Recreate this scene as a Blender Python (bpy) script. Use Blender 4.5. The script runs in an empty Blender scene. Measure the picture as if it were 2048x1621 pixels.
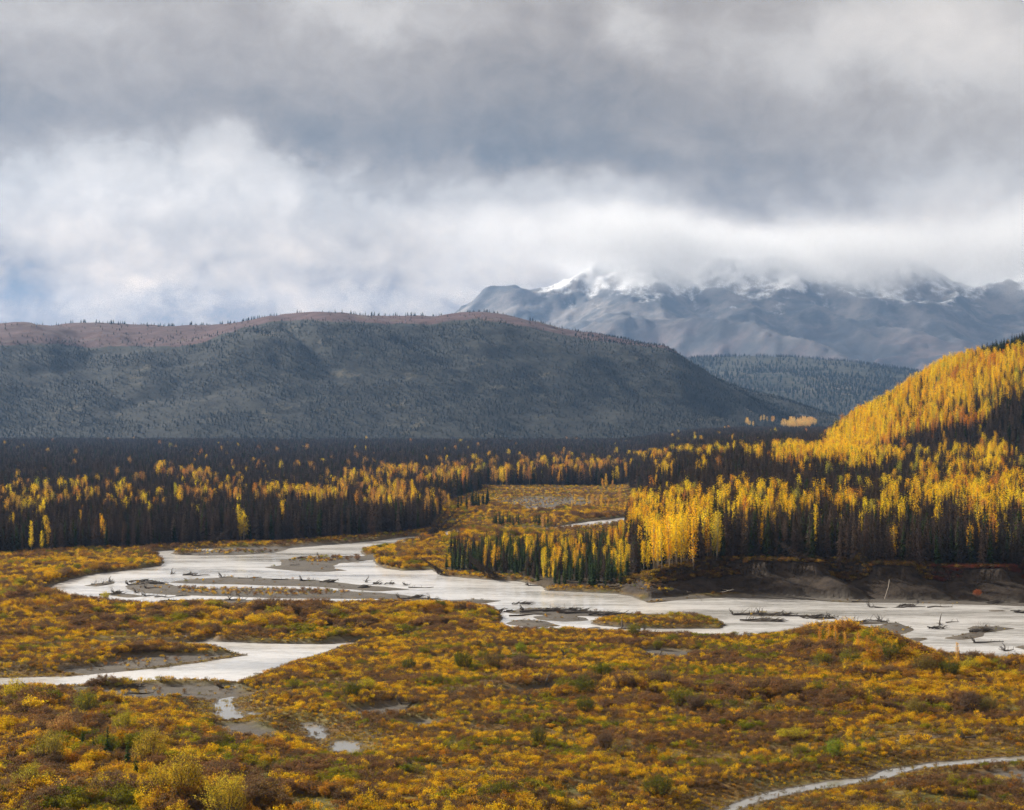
import bpy, math, random
import numpy as np
from math import radians as R

# ------------------------------------------------------------------ camera, sky, sun, exposure
SC = bpy.context.scene
COL = SC.collection
HAZE_DENSITY = 3.4e-5
H = 42.0            # height of the viewpoint above the river
F = 3822.0          # focal length in photo pixels (2048 wide)
HY = 835.0          # photo row of the level horizon
W, HT = 2048.0, 1621.0

cam = bpy.data.cameras.new("camera")
cam.lens = F / W * 36.0
cam.sensor_width = 36.0
cam.shift_y = (HY - HT / 2) / W
cam.clip_start = 1.0
cam.clip_end = 90000.0
camo = bpy.data.objects.new("camera", cam)
camo.location = (0, 0, H)
camo.rotation_euler = (R(90), 0, 0)
COL.objects.link(camo)
SC.camera = camo

SUN_AZ = -52.0      # degrees from the view direction, to the left
SUN_EL = 26.0
sun = bpy.data.lights.new("sun", 'SUN')
sun.energy = 5.0
sun.angle = R(0.6)
sun.color = (1.0, 0.91, 0.78)
suno = bpy.data.objects.new("sun", sun)
suno.rotation_euler = (R(90 - SUN_EL), 0, R(180 - SUN_AZ))
suno.location = (0, 0, 300)
COL.objects.link(suno)

SC.view_settings.view_transform = 'Standard'
SC.view_settings.look = 'None'
SC.view_settings.exposure = 0.95
SC.view_settings.gamma = 1.0
SC.view_settings.use_curve_mapping = False
SC.render.engine = 'CYCLES'
SC.cycles.max_bounces = 6
SC.cycles.diffuse_bounces = 3
SC.cycles.glossy_bounces = 2
SC.cycles.transmission_bounces = 3
SC.cycles.volume_bounces = 2
SC.cycles.use_denoising = True
SC.cycles.denoising_input_passes = 'RGB_ALBEDO_NORMAL'
SC.cycles.denoising_prefilter = 'FAST'
SC.cycles.use_adaptive_sampling = True
SC.cycles.adaptive_threshold = 0.02
SC.cycles.caustics_reflective = False
SC.cycles.caustics_refractive = False
SC.cycles.volume_step_rate = 1.0
SC.cycles.volume_max_steps = 128


class NT:
    """Small helper that writes node trees."""
    def __init__(self, tree):
        self.t = tree
        self.n = tree.nodes
        self.l = tree.links

    def put(self, sock, v):
        if isinstance(v, bpy.types.NodeSocket):
            self.l.new(v, sock)
        else:
            sock.default_value = v

    def node(self, kind, **kw):
        nd = self.n.new(kind)
        for k, v in kw.items():
            setattr(nd, k, v)
        return nd

    def m(self, op, a, b=0.0, c=0.0, clamp=False):
        nd = self.node('ShaderNodeMath', operation=op, use_clamp=clamp)
        self.put(nd.inputs[0], a)
        self.put(nd.inputs[1], b)
        self.put(nd.inputs[2], c)
        return nd.outputs[0]

    def v(self, op, a, b=(0, 0, 0)):
        nd = self.node('ShaderNodeVectorMath', operation=op)
        self.put(nd.inputs[0], a)
        if op == 'SCALE':
            self.put(nd.inputs['Scale'], b)
        else:
            self.put(nd.inputs[1], b)
        return nd.outputs['Value'] if op in ('DOT_PRODUCT', 'LENGTH') else nd.outputs[0]

    def xyz(self, x, y, z):
        nd = self.node('ShaderNodeCombineXYZ')
        for i, q in enumerate((x, y, z)):
            self.put(nd.inputs[i], q)
        return nd.outputs[0]

    def sep(self, v):
        nd = self.node('ShaderNodeSeparateXYZ')
        self.put(nd.inputs[0], v)
        return nd.outputs

    def noise(self, vec, scale, detail=4.0, rough=0.55, dist=0.0, col=False):
        nd = self.node('ShaderNodeTexNoise')
        self.put(nd.inputs['Vector'], vec)
        nd.inputs['Scale'].default_value = scale
        nd.inputs['Detail'].default_value = detail
        nd.inputs['Roughness'].default_value = rough
        nd.inputs['Distortion'].default_value = dist
        return nd.outputs['Color'] if col else nd.outputs['Fac']

    def ramp(self, f, a, b, c=0.0, d=1.0, smooth=True):
        nd = self.node('ShaderNodeMapRange', interpolation_type='SMOOTHSTEP' if smooth else 'LINEAR')
        for i, q in enumerate((f, a, b, c, d)):
            self.put(nd.inputs[i], q)
        return nd.outputs[0]

    def mix(self, f, a, b, mode='MIX'):
        nd = self.node('ShaderNodeMix', data_type='RGBA', blend_type=mode)
        self.put(nd.inputs[0], f)
        for s, q in ((6, a), (7, b)):
            if isinstance(q, (tuple, list)) and len(q) == 3:
                q = (*q, 1.0)
            self.put(nd.inputs[s], q)
        return nd.outputs[2]


# ---- the sky: Nishita daylight behind a broken deck of clouds, placed by direction
world = bpy.data.worlds.new("World")
SC.world = world
world.use_nodes = True
wt = world.node_tree
wt.nodes.clear()
N = NT(wt)
tc = N.node('ShaderNodeTexCoord')
D = tc.outputs['Generated']
x_, y_, z_ = N.sep(D)
az = N.m('ARCTAN2', x_, y_)
el = N.m('ARCTAN2', z_, N.m('SQRT', N.m('ADD', N.m('MULTIPLY', x_, x_), N.m('MULTIPLY', y_, y_))))
U = N.m('MULTIPLY_ADD', az, 3.9, 1.024)          # heading, in units of 15 degrees or so
V = N.m('MULTIPLY_ADD', el, -3.85, 0.835)
P = N.xyz(x_, y_, N.m('MULTIPLY', z_, 1.35))
n1 = N.noise(P, 7.0, 3.0, 0.55, 0.2, col=True)
n2 = N.noise(P, 22.0, 6.0, 0.58, 0.3, col=True)
warp = N.v('ADD', N.v('SCALE', N.v('SUBTRACT', n1, (.5, .5, .5)), 0.30), N.v('SCALE', N.v('SUBTRACT', n2, (.5, .5, .5)), 0.20))
UVc = N.v('ADD', N.xyz(U, V, 0.0), N.v('MULTIPLY', warp, (1, 1, 0)))
CLOUDS = [  # heading, height, width, depth, lighter or darker
    (.08, .25, .30, .07, -.12), (.38, .18, .20, .10, -.07), (.62, .27, .14, .05, -.12), (.95, .24, .30, .10, -.12),
    (1.15, .30, .28, .06, -.11), (1.50, .26, .30, .12, -.07), (1.45, .38, .14, .05, -.04), (1.00, .10, .16, .12, -.09), (1.72, .30, .12, .04, -.04),
    (.05, .02, .18, .05, .08), (.70, .00, .22, .05, .14), (1.24, .05, .07, .06, .12), (1.45, .06, .20, .05, .07),
    (1.95, .06, .28, .10, .22), (1.30, .25, .10, .04, .04), (.20, .39, .34, .05, .22), (.46, .32, .10, .06, .20),
    (.06, .47, .22, .05, .22), (.45, .43, .28, .07, .16), (.90, .42, .20, .06, .20), (1.16, .42, .16, .06, .17),
    (1.02, .36, .06, .03, .10), (1.70, .46, .34, .05, .20), (1.95, .38, .16, .06, .18), (1.35, .48, .18, .04, .18),
    (.26, .56, .12, .05, .18), (.46, .56, .26, .06, .22), (.70, .50, .14, .05, .10), (.22, .62, .16, .03, .12), (.66, .63, .3, .04, .16), (1.15, .53, .3, .04, .1), (1.6, .56, .5, .05, .24),
    (-.02, .585, .14, .05, -.16), (.39, .605, .05, .02, -.12), (.68, .44, .05, .04, -.08), (.84, .56, .10, .03, -.05), (2.6, .3, .5, .3, .08), (-.6, .35, .5, .2, .08),
]
acc = 0.66
for cx, cy, rx, ry, a in CLOUDS:
    q = N.v('MULTIPLY', N.v('SUBTRACT', UVc, (cx, cy, 0)), (1 / rx, 1 / ry, 0))
    g = N.m('EXPONENT', N.m('MULTIPLY', N.v('DOT_PRODUCT', q, q), -1.0))
    acc = N.m('MULTIPLY_ADD', g, a, acc)
f1 = N.noise(P, 11.0, 7.0, 0.56, 0.3)
f2 = N.noise(P, 40.0, 6.0, 0.62, 0.6)
acc = N.m('ADD', acc, N.m('MULTIPLY', N.m('SUBTRACT', f1, 0.5), 0.36))
low = N.ramp(V, 0.40, 0.60, 0.25, 1.0)
bil = N.m('ABSOLUTE', N.m('SUBTRACT', N.noise(N.v('ADD', P, N.v('SCALE', n2, 0.03)), 24.0, 6.0, 0.55), 0.5))
acc = N.m('ADD', acc, N.m('MULTIPLY', N.m('MULTIPLY', N.m('SUBTRACT', N.m('MULTIPLY', bil, 2.0), 0.11), 0.62), N.m('MULTIPLY', N.ramp(V, 0.22, 0.46), N.ramp(U, 1.35, 0.95, 0.6, 1.0))))
acc = N.m('ADD', acc, N.m('MULTIPLY', N.m('MULTIPLY', N.m('SUBTRACT', f2, 0.5), 0.80), low))
acc = N.m('MULTIPLY_ADD', N.m('SUBTRACT', acc, 0.66), 1.22, 0.645)
over = N.m('MAXIMUM', N.m('SUBTRACT', acc, 0.78), 0.0)
acc = N.m('SUBTRACT', N.m('MAXIMUM', acc, 0.3), N.m('MULTIPLY', over, 0.48))
acc = N.m('MINIMUM', acc, 1.02)
lum = N.m('POWER', acc, 2.2)
tint = N.mix(N.ramp(acc, 0.50, 0.82), (1.27, 1.01, 0.77), (1.13, 1.0, 0.86))
tint = N.mix(N.ramp(V, 0.36, 0.62), tint, N.v('MULTIPLY', tint, (1.20, 1.0, 0.73)))
ccol = N.v('SCALE', tint, lum)
sky = N.node('ShaderNodeTexSky', sky_type='NISHITA')
sky.sun_disc = False
sky.sun_elevation = R(SUN_EL)
sky.sun_rotation = R(SUN_AZ)
b1 = N.node('ShaderNodeBackground')
N.put(b1.inputs[0], sky.outputs[0])
b1.inputs[1].default_value = 0.07
b2 = N.node('ShaderNodeBackground')
N.put(b2.inputs[0], ccol)
b2.inputs[1].default_value = 0.51
mx = N.node('ShaderNodeMixShader')
mx.inputs[0].default_value = 0.93
N.l.new(b1.outputs[0], mx.inputs[1])
N.l.new(b2.outputs[0], mx.inputs[2])
wo = N.node('ShaderNodeOutputWorld')
N.l.new(mx.outputs[0], wo.inputs[0])

# ------------------------------------------------------------------ numeric helpers
rng = np.random.default_rng(11)
random.seed(5)
PERM = np.random.default_rng(3).random((256, 256)).astype(np.float32)


def vnoise(x, y):
    xi = np.floor(x).astype(np.int64)
    yi = np.floor(y).astype(np.int64)
    fx = (x - xi)
    fy = (y - yi)
    fx = fx * fx * (3 - 2 * fx)
    fy = fy * fy * (3 - 2 * fy)
    a = PERM[xi & 255, yi & 255]
    b = PERM[(xi + 1) & 255, yi & 255]
    c = PERM[xi & 255, (yi + 1) & 255]
    d = PERM[(xi + 1) & 255, (yi + 1) & 255]
    return (a * (1 - fx) + b * fx) * (1 - fy) + (c * (1 - fx) + d * fx) * fy


def fbm(x, y, s, o=4, seed=0.0, g=0.5):
    r = 0.0
    a = 1.0
    t = 0.0
    x = np.asarray(x, float) / s + seed * 17.3 + 500
    y = np.asarray(y, float) / s + seed * 9.1 + 500
    for k in range(o):
        r = r + a * vnoise(x, y)
        t += a
        a *= g
        x, y = (x * 1.6 - y * 1.2) + 3.1, (x * 1.2 + y * 1.6) + 7.7
    return r / t          # 0..1, mean .5


def sst(a, b, x):
    t = np.clip((np.asarray(x, float) - a) / (b - a), 0, 1)
    return t * t * (3 - 2 * t)


def px2w(px, py, z=0.0):
    """photo pixel -> point on the level z"""
    Y = F * (H - z) / (py - HY)
    return (px - W / 2) / F * Y, Y


def w2px(x, y, z):
    return W / 2 + F * x / y, HY - F * (z - H) / y


# ------------------------------------------------------------------ river plan, read off the photo as points on the valley floor
def poly(pts):
    p = np.array(pts, float)
    X, Y = px2w(p[:, 0], p[:, 1])
    return np.stack([X, Y], 1)


RIVER = poly([(1262, 1034), (1180, 1043), (1105, 1055), (1040, 1059), (960, 1060), (905, 1062), (880, 1066), (850, 1072), (804, 1075), (753, 1082),
              (700, 1087), (632, 1093), (581, 1097), (564, 1102), (547, 1106), (478, 1111), (400, 1112), (349, 1110), (342, 1107), (400, 1104), (430, 1101), (425, 1097), (342, 1101), (300, 1104),
              (318, 1116), (328, 1124), (320, 1132), (273, 1139), (188, 1149), (137, 1161), (96, 1173), (84, 1182), (103, 1192), (137, 1204), (219, 1208), (239, 1212), (342, 1214),
              (444, 1217), (513, 1218), (615, 1221), (649, 1212), (684, 1209), (787, 1208), (889, 1211), (940, 1214), (990, 1221), (999, 1224), (1001, 1236), (999, 1243), (990, 1251),
              (1002, 1254), (1111, 1260), (1163, 1267), (1231, 1270), (1350, 1274), (1400, 1267), (1440, 1272), (1504, 1276), (1534, 1270), (1574, 1270), (1640, 1270), (1731, 1274),
              (1804, 1284), (1848, 1294), (1892, 1318), (1939, 1324), (2048, 1326), (2400, 1350), (2400, 1222), (2048, 1213), (1900, 1209), (1800, 1206), (1700, 1206), (1600, 1200),
              (1530, 1198), (1450, 1195), (1370, 1200), (1300, 1206), (1260, 1193), (1231, 1188), (1163, 1185), (1094, 1182), (1077, 1171), (1036, 1163), (992, 1161), (923, 1156),
              (882, 1151), (865, 1140), (804, 1142), (766, 1137), (749, 1124), (738, 1116), (722, 1104), (763, 1097), (828, 1083), (896, 1077), (940, 1070), (1000, 1066), (1100, 1062),
              (1150, 1058), (1262, 1047), (1330, 1040), (1400, 1030), (1400, 1022), (1330, 1028)])
SIDE = poly([(161, 1284), (240, 1286), (320, 1287), (395, 1285), (424, 1276), (432, 1284), (520, 1287), (600, 1288), (650, 1290), (715, 1286), (790, 1275), (838, 1267), (800, 1278),
             (720, 1293), (660, 1305), (600, 1320), (560, 1334), (500, 1356), (478, 1366), (400, 1362), (310, 1364), (170, 1371), (0, 1376), (-300, 1384), (-300, 1362), (0, 1357),
             (137, 1354), (239, 1345), (342, 1334), (393, 1327), (461, 1316), (495, 1311), (461, 1305), (444, 1301), (380, 1297), (300, 1294), (220, 1292)])
STREAM = poly([(1448, 1616), (1473, 1602), (1536, 1582), (1634, 1565), (1732, 1555), (1766, 1538), (1849, 1527), (1976, 1518), (2048, 1513), (2400, 1495), (2400, 1502),
               (2048, 1521), (1976, 1526), (1854, 1536), (1808, 1545), (1778, 1558), (1722, 1565), (1658, 1577), (1587, 1590), (1529, 1603), (1483, 1618), (1380, 1680), (1340, 1680)])
POND1 = poly([(424, 1410), (430, 1400), (450, 1395), (477, 1392), (470, 1405), (474, 1420), (488, 1438), (460, 1442), (438, 1434), (424, 1424)])
POND2 = poly([(605, 1447), (628, 1447), (642, 1452), (658, 1474), (642, 1482), (620, 1474), (612, 1460)])
POND3 = poly([(664, 1483), (690, 1480), (719, 1484), (720, 1508), (690, 1511), (664, 1500)])
PUDDLES = [poly(p) for p in (
    [(1038, 1018), (1080, 1015), (1128, 1017), (1105, 1022), (1060, 1023)],
    [(878, 1046), (914, 1043), (912, 1048), (884, 1050)],
    [(356, 1271), (376, 1271), (383, 1280), (366, 1280)],
    [(236, 1265), (253, 1266), (258, 1273), (242, 1271)],
    [(494, 1424), (515, 1427), (513, 1432), (498, 1429)])]
WATERS = [RIVER, SIDE, STREAM, POND1, POND2, POND3] + PUDDLES
BARS = [poly(p) for p in (
    [(533, 1135), (560, 1131), (562, 1120), (615, 1116), (700, 1113), (752, 1111), (756, 1119), (720, 1123), (680, 1127), (668, 1132), (668, 1137), (694, 1142), (650, 1144), (598, 1143), (550, 1139)],
    [(336, 1166), (380, 1159), (461, 1155), (530, 1157), (615, 1160), (650, 1163), (720, 1170), (800, 1177), (822, 1180), (750, 1183), (700, 1179), (640, 1174), (540, 1172), (462, 1169), (400, 1168)],
    [(249, 1173), (270, 1166), (300, 1161), (332, 1167), (352, 1173), (420, 1178), (480, 1177), (560, 1177), (620, 1179), (700, 1183), (760, 1186), (800, 1190), (850, 1195), (892, 1200), (830, 1202),
     (760, 1199), (700, 1198), (640, 1198), (540, 1197), (462, 1194), (400, 1192), (342, 1190), (290, 1187), (256, 1179)],
    [(321, 1203), (390, 1200), (470, 1199), (530, 1201), (620, 1202), (700, 1205), (690, 1212), (640, 1214), (530, 1212), (450, 1209), (360, 1207)],
    [(166, 1172), (200, 1166), (228, 1163), (226, 1169), (195, 1174)],
    [(203, 1188), (240, 1186), (292, 1193), (262, 1196), (225, 1192)],
    [(840, 1204), (900, 1201), (950, 1199), (1008, 1202), (960, 1208), (900, 1209)],
    [(1000, 1224), (1060, 1217), (1150, 1219), (1250, 1226), (1350, 1230), (1400, 1232), (1352, 1237), (1290, 1237), (1180, 1233), (1080, 1231), (1030, 1228)],
    [(1060, 1233), (1120, 1231), (1170, 1236), (1178, 1242), (1130, 1244), (1082, 1240)],
    [(1006, 1248), (1040, 1240), (1090, 1243), (1117, 1252), (1062, 1256)],
    [(1176, 1256), (1198, 1253), (1205, 1257), (1182, 1261)],
    [(1460, 1230), (1500, 1225), (1580, 1228), (1592, 1232), (1520, 1233)],
    [(1484, 1241), (1530, 1236), (1562, 1240), (1552, 1245), (1500, 1244)],
    [(1592, 1229), (1640, 1232), (1677, 1237), (1640, 1240)],
    [(1666, 1247), (1700, 1243), (1777, 1243), (1762, 1248), (1690, 1251)],
    [(1682, 1257), (1720, 1252), (1752, 1256), (1737, 1263), (1700, 1262)],
    [(1748, 1253), (1788, 1246), (1818, 1253), (1828, 1262), (1800, 1270), (1767, 1270), (1745, 1263)],
    [(1806, 1280), (1836, 1275), (1857, 1278), (1840, 1284)],
    [(1890, 1277), (1930, 1270), (1950, 1262), (1930, 1258), (1945, 1252), (1990, 1253), (2034, 1258), (1992, 1263), (1968, 1267), (1960, 1274), (1920, 1281)],
    [(1973, 1221), (2005, 1220), (2008, 1223), (1980, 1224)],
    [(2033, 1295), (2060, 1290), (2090, 1299), (2060, 1302)])]
GREEN_BAR = [poly(p) for p in (
    [(1181, 1246), (1240, 1237), (1300, 1231), (1380, 1232), (1422, 1240), (1450, 1251), (1440, 1258), (1380, 1258), (1320, 1258), (1250, 1256), (1200, 1252)],)]
GRAVEL = [poly(p) for p in (    # bare gravel areas on the land
    [(345, 1112), (400, 1106), (440, 1099), (560, 1096), (700, 1086), (700, 1090), (600, 1098), (560, 1106), (470, 1113)],
    [(1280, 1199), (1300, 1205), (1450, 1198), (1600, 1202), (1800, 1209), (2100, 1216), (2100, 1207), (1800, 1200), (1500, 1191), (1370, 1195)],
    [(1000, 1004), (1080, 996), (1180, 1000), (1200, 1008), (1130, 1020), (1020, 1020)],
    [(60, 1384), (180, 1380), (330, 1378), (480, 1372), (500, 1390), (400, 1400), (300, 1412), (150, 1410)],
    [(600, 1290), (710, 1284), (760, 1286), (690, 1300), (640, 1300)],
    [(140, 1345), (280, 1318), (440, 1312), (480, 1311), (400, 1322), (300, 1335), (200, 1350)],
    [(400, 1455), (500, 1448), (560, 1470), (520, 1492), (430, 1478)],
    [(1360, 1262), (1440, 1262), (1540, 1262), (1520, 1278), (1400, 1280)],
    [(1000, 1253), (1110, 1262), (1120, 1270), (1010, 1262)],
    [(1030, 1388), (1120, 1378), (1180, 1392), (1100, 1402), (1000, 1400)],
    [(1260, 1305), (1330, 1300), (1400, 1312), (1380, 1330), (1290, 1322)],
    [(1830, 1560), (1960, 1548), (2100, 1548), (2100, 1568), (1960, 1572), (1800, 1576)],
    [(700, 1425), (780, 1418), (860, 1425), (800, 1440), (700, 1440)],
    [(780, 1455), (850, 1448), (900, 1458), (840, 1468)])]

GX0, GY0, GNX, GNY, GS = -420.0, 150.0, 900, 1180, 1.0
gx = GX0 + np.arange(GNX) * GS
gy = GY0 + np.arange(GNY) * GS


def add_sdf(grid, p, margin=16.0):
    """signed distance to a closed polygon, negative inside; keeps the minimum"""
    x0, y0 = p.min(0) - margin
    x1, y1 = p.max(0) + margin
    i0, i1 = max(0, int((x0 - GX0) / GS)), min(GNX, int((x1 - GX0) / GS) + 2)
    j0, j1 = max(0, int((y0 - GY0) / GS)), min(GNY, int((y1 - GY0) / GS) + 2)
    if i1 <= i0 or j1 <= j0:
        return
    X, Y = np.meshgrid(gx[i0:i1].astype(np.float32), gy[j0:j1].astype(np.float32))
    d2 = np.full(X.shape, 1e9, np.float32)
    ins = np.zeros(X.shape, bool)
    n = len(p)
    for k in range(n):
        ax, ay = p[k]
        bx, by = p[(k + 1) % n]
        ex, ey = bx - ax, by - ay
        wx, wy = X - np.float32(ax), Y - np.float32(ay)
        t = np.clip((wx * np.float32(ex) + wy * np.float32(ey)) / np.float32(ex * ex + ey * ey + 1e-9), 0, 1)
        dx, dy = wx - t * np.float32(ex), wy - t * np.float32(ey)
        np.minimum(d2, dx * dx + dy * dy, out=d2)
        if abs(ey) > 1e-9:
            c = ((ay > Y) != (by > Y)) & (wx < ex * wy / ey)
            ins ^= c
    s = np.sqrt(d2)
    s[ins] *= -1
    sub = grid[j0:j1, i0:i1]
    np.minimum(sub, s, out=sub)


G_W = np.full((GNY, GNX), 16.0, np.float32)
for p in WATERS:
    add_sdf(G_W, p)
G_B = np.full((GNY, GNX), 16.0, np.float32)
for p in BARS:
    add_sdf(G_B, p)
G_V = np.full((GNY, GNX), 16.0, np.float32)
for p in GREEN_BAR:
    add_sdf(G_V, p)
G_G = np.full((GNY, GNX), 16.0, np.float32)
for p in GRAVEL:
    add_sdf(G_G, p)
G_W = np.maximum(G_W, np.maximum(-G_B, -G_V))


def samp(G, x, y, out=16.0):
    fx = (np.asarray(x, float) - GX0) / GS
    fy = (np.asarray(y, float) - GY0) / GS
    ok = (fx >= 0) & (fx < GNX - 1) & (fy >= 0) & (fy < GNY - 1)
    fx = np.clip(fx, 0, GNX - 1.001)
    fy = np.clip(fy, 0, GNY - 1.001)
    i, j = fx.astype(int), fy.astype(int)
    a, b = fx - i, fy - j
    r = (G[j, i] * (1 - a) + G[j, i + 1] * a) * (1 - b) + (G[j + 1, i] * (1 - a) + G[j + 1, i + 1] * a) * b
    return np.where(ok, r, out)


def water_sd(x, y):
    s = samp(G_W, x, y)
    return s + (fbm(x, y, 5.0, 3, 1.0) - 0.5) * 1.6


def lerp_table(v, pts):
    a = np.array(pts, float)
    return np.interp(v, a[:, 0], a[:, 1])


BANK = [(850, 1150), (923, 1156), (1036, 1163), (1094, 1182), (1163, 1185), (1231, 1187), (1300, 1200), (1370, 1196), (1450, 1191), (1530, 1194), (1600, 1197), (1700, 1202), (1800, 1204), (1900, 1206), (2048, 1210), (2300, 1216), (3200, 1216)]
CREST = [(893, 0.0), (1000, 0.9), (1180, 1.6), (1240, 2.2), (1320, 5.4), (1400, 7.0), (1550, 7.6), (1700, 7.8), (1900, 7.0), (2048, 7.4), (3200, 7.4)]
RIDGE_R = [(120, 0), (172, 0), (183, 5), (195, 15), (223, 30), (252, 49), (295, 63), (400, 90), (700, 130), (1400, 160)]


def bank_t(x, y):
    px = W / 2 + F * x / np.maximum(y, 50)
    yb = F * H / (lerp_table(px, BANK) - HY)
    return y - yb, px


def height(x, y):
    """height of the land everywhere on the valley floor and the right-hand slope"""
    x = np.asarray(x, float)
    y = np.asarray(y, float)
    s = water_sd(x, y)
    gb = samp(G_B, x, y)
    gg = samp(G_G, x, y)
    grav = np.maximum(sst(1.0, -1.0, gb), sst(1.5, -1.5, gg + (fbm(x, y, 6, 3, 4.0) - .5) * np.where(y > 700, 26, 5)))
    rough = (fbm(x, y, 9, 4, 2.0) - 0.5)
    land = 0.75 + rough * 0.9 + (fbm(x, y, 70, 2, 6.0) - .5) * 0.8
    land = land * (1 - grav) + grav * (0.30 + rough * 0.22)
    small = sst(345, 325, y)
    wdt = 1.3 + 2.5 * grav + 5.5 * small
    h = np.where(s > 0, land * sst(-0.1, wdt, s) + 0.02, -0.9 * sst(0, -4.0, s))
    # eroded terrace on the far shore, right half
    t, px = bank_t(x, y)
    gul = (fbm(x * 1.0 + t * 0.9, t * 0.25, 7.0, 4, 8.0) - 0.5)
    tt = t + gul * 13.0 * sst(-1, 3, t)
    cr = lerp_table(px, CREST)
    prof = 0.12 * sst(0, 2.5, t) + 0.62 * np.clip((tt - 1.5) / 10.5, 0, 1) ** 0.9 + 0.26 * sst(10.3, 12.3, tt)
    gate = sst(1230, 1480, px)
    up = 0.025 * np.clip(y - 455, 0, 400) * gate
    terr = cr * prof + up + (fbm(x, y, 12, 3, 3.0) - .5) * 0.5 * sst(8, 16, t)
    # the terrace ends against the flats behind it, left of column 1290
    terr = terr * (1 - (1 - sst(60, 25, t)) * sst(1330, 1150, px))
    ok = (t > 0) & (px > 893) & (s > -0.4)
    h = np.where(ok, np.maximum(h, terr * sst(-0.4, 2, s)), h)
    hill = lerp_table(x - 0.22 * np.clip(y - 1120, 0, 9e9), RIDGE_R) * sst(835, 1120, y + (fbm(x, y, 90, 3, 5.5) - .5) * 60) * (1 - 0.8 * sst(1300, 2000, y))
    h = h + hill
    return h


def mask_px(x, y, z):
    return w2px(x, np.maximum(y, 10), z)


# ------------------------------------------------------------------ mesh helpers
def new_mesh(name, verts, faces_flat, nper, smooth=False, mats=None, midx=None):
    """verts (n,3), faces as flat index array with nper corners each"""
    me = bpy.data.meshes.new(name)
    verts = np.asarray(verts, np.float32)
    ff = np.asarray(faces_flat, np.int32).ravel()
    nf = len(ff) // nper
    me.vertices.add(len(verts))
    me.vertices.foreach_set('co', verts.ravel())
    me.loops.add(len(ff))
    me.loops.foreach_set('vertex_index', ff)
    me.polygons.add(nf)
    me.polygons.foreach_set('loop_start', np.arange(nf, dtype=np.int32) * nper)
    me.polygons.foreach_set('use_smooth', np.full(nf, smooth))
    for m_ in mats or []:
        me.materials.append(m_)
    if midx is not None:
        me.polygons.foreach_set('material_index', np.asarray(midx, np.int32))
    me.update(calc_edges=True)
    return me


def grid_mesh(name, X, Y, Z, mat, smooth=True):
    nr, nc = X.shape
    idx = np.arange(nr * nc).reshape(nr, nc)
    q = np.stack([idx[:-1, :-1], idx[:-1, 1:], idx[1:, 1:], idx[1:, :-1]], -1).reshape(-1, 4)
    return new_mesh(name, np.stack([X.ravel(), Y.ravel(), Z.ravel()], 1), q, 4, smooth, [mat])


def link(name, me, parent=None, **props):
    o = bpy.data.objects.new(name, me)
    COL.objects.link(o)
    if parent is not None:
        o.parent = parent
    for k, v in props.items():
        o[k] = v
    return o


# ------------------------------------------------------------------ materials
def material(name):
    m_ = bpy.data.materials.new(name)
    m_.use_nodes = True
    m_.node_tree.nodes.clear()
    n = NT(m_.node_tree)
    out = n.node('ShaderNodeOutputMaterial')
    return m_, n, out


def diffuse_mat(name, build, rough=0.9, bump=None, spec=0.2):
    m_, n, out = material(name)
    b = n.node('ShaderNodeBsdfPrincipled')
    b.inputs['Roughness'].default_value = rough
    b.inputs['Specular IOR Level'].default_value = spec
    n.put(b.inputs['Base Color'], build(n))
    if bump:
        bn = n.node('ShaderNodeBump')
        bn.inputs['Strength'].default_value = bump[0]
        bn.inputs['Distance'].default_value = bump[1]
        n.put(bn.inputs['Height'], bump[2](n))
        n.l.new(bn.outputs[0], b.inputs['Normal'])
    n.l.new(b.outputs[0], out.inputs[0])
    return m_


def pos(n):
    return n.node('ShaderNodeNewGeometry').outputs['Position']


def leaf_mat(name, trans=0.42, vary=0.35):
    """leaf colour comes from the plant's own tint; every leaf differs a little"""
    m_, n, out = material(name)
    at = n.node('ShaderNodeAttribute', attribute_type='INSTANCER', attribute_name='tint')
    g = n.node('ShaderNodeNewGeometry')
    rnd = g.outputs['Random Per Island']
    hs = n.node('ShaderNodeHueSaturation')
    n.put(hs.inputs['Color'], at.outputs['Color'])
    n.put(hs.inputs['Hue'], n.m('MULTIPLY_ADD', n.m('FRACT', n.m('MULTIPLY', rnd, 7.13)), 0.05, 0.475))
    n.put(hs.inputs['Value'], n.m('MULTIPLY_ADD', rnd, 2 * vary, 1 - vary))
    d = n.node('ShaderNodeBsdfDiffuse')
    t = n.node('ShaderNodeBsdfTranslucent')
    n.put(d.inputs[0], hs.outputs[0])
    n.put(t.inputs[0], hs.outputs[0])
    mxs = n.node('ShaderNodeMixShader')
    mxs.inputs[0].default_value = trans
    n.l.new(d.outputs[0], mxs.inputs[1])
    n.l.new(t.outputs[0], mxs.inputs[2])
    n.l.new(mxs.outputs[0], out.inputs[0])
    return m_


M_LEAF = leaf_mat("autumn_leaves", 0.50, 0.35)
M_NEEDLE = leaf_mat("needles", 0.15, 0.45)
M_TWIG = leaf_mat("bare_twigs", 0.10, 0.35)
M_BARK = diffuse_mat("dark_bark", lambda n: n.mix(n.noise(pos(n), 3.0, 3), (0.035, 0.028, 0.024), (0.10, 0.085, 0.075)))
M_PALE = diffuse_mat("pale_bark", lambda n: n.mix(n.noise(pos(n), 4.0, 4), (0.16, 0.14, 0.11), (0.38, 0.35, 0.30)))
M_STEM = diffuse_mat("shrub_stems", lambda n: n.mix(n.noise(pos(n), 2.0, 3), (0.05, 0.03, 0.022), (0.13, 0.085, 0.065)))
M_DRIFT = diffuse_mat("weathered_wood", lambda n: n.mix(n.noise(n.v('MULTIPLY', pos(n), (1, 1, 5)), 2.0, 5), (0.035, 0.03, 0.027), (0.17, 0.15, 0.135)))
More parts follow.
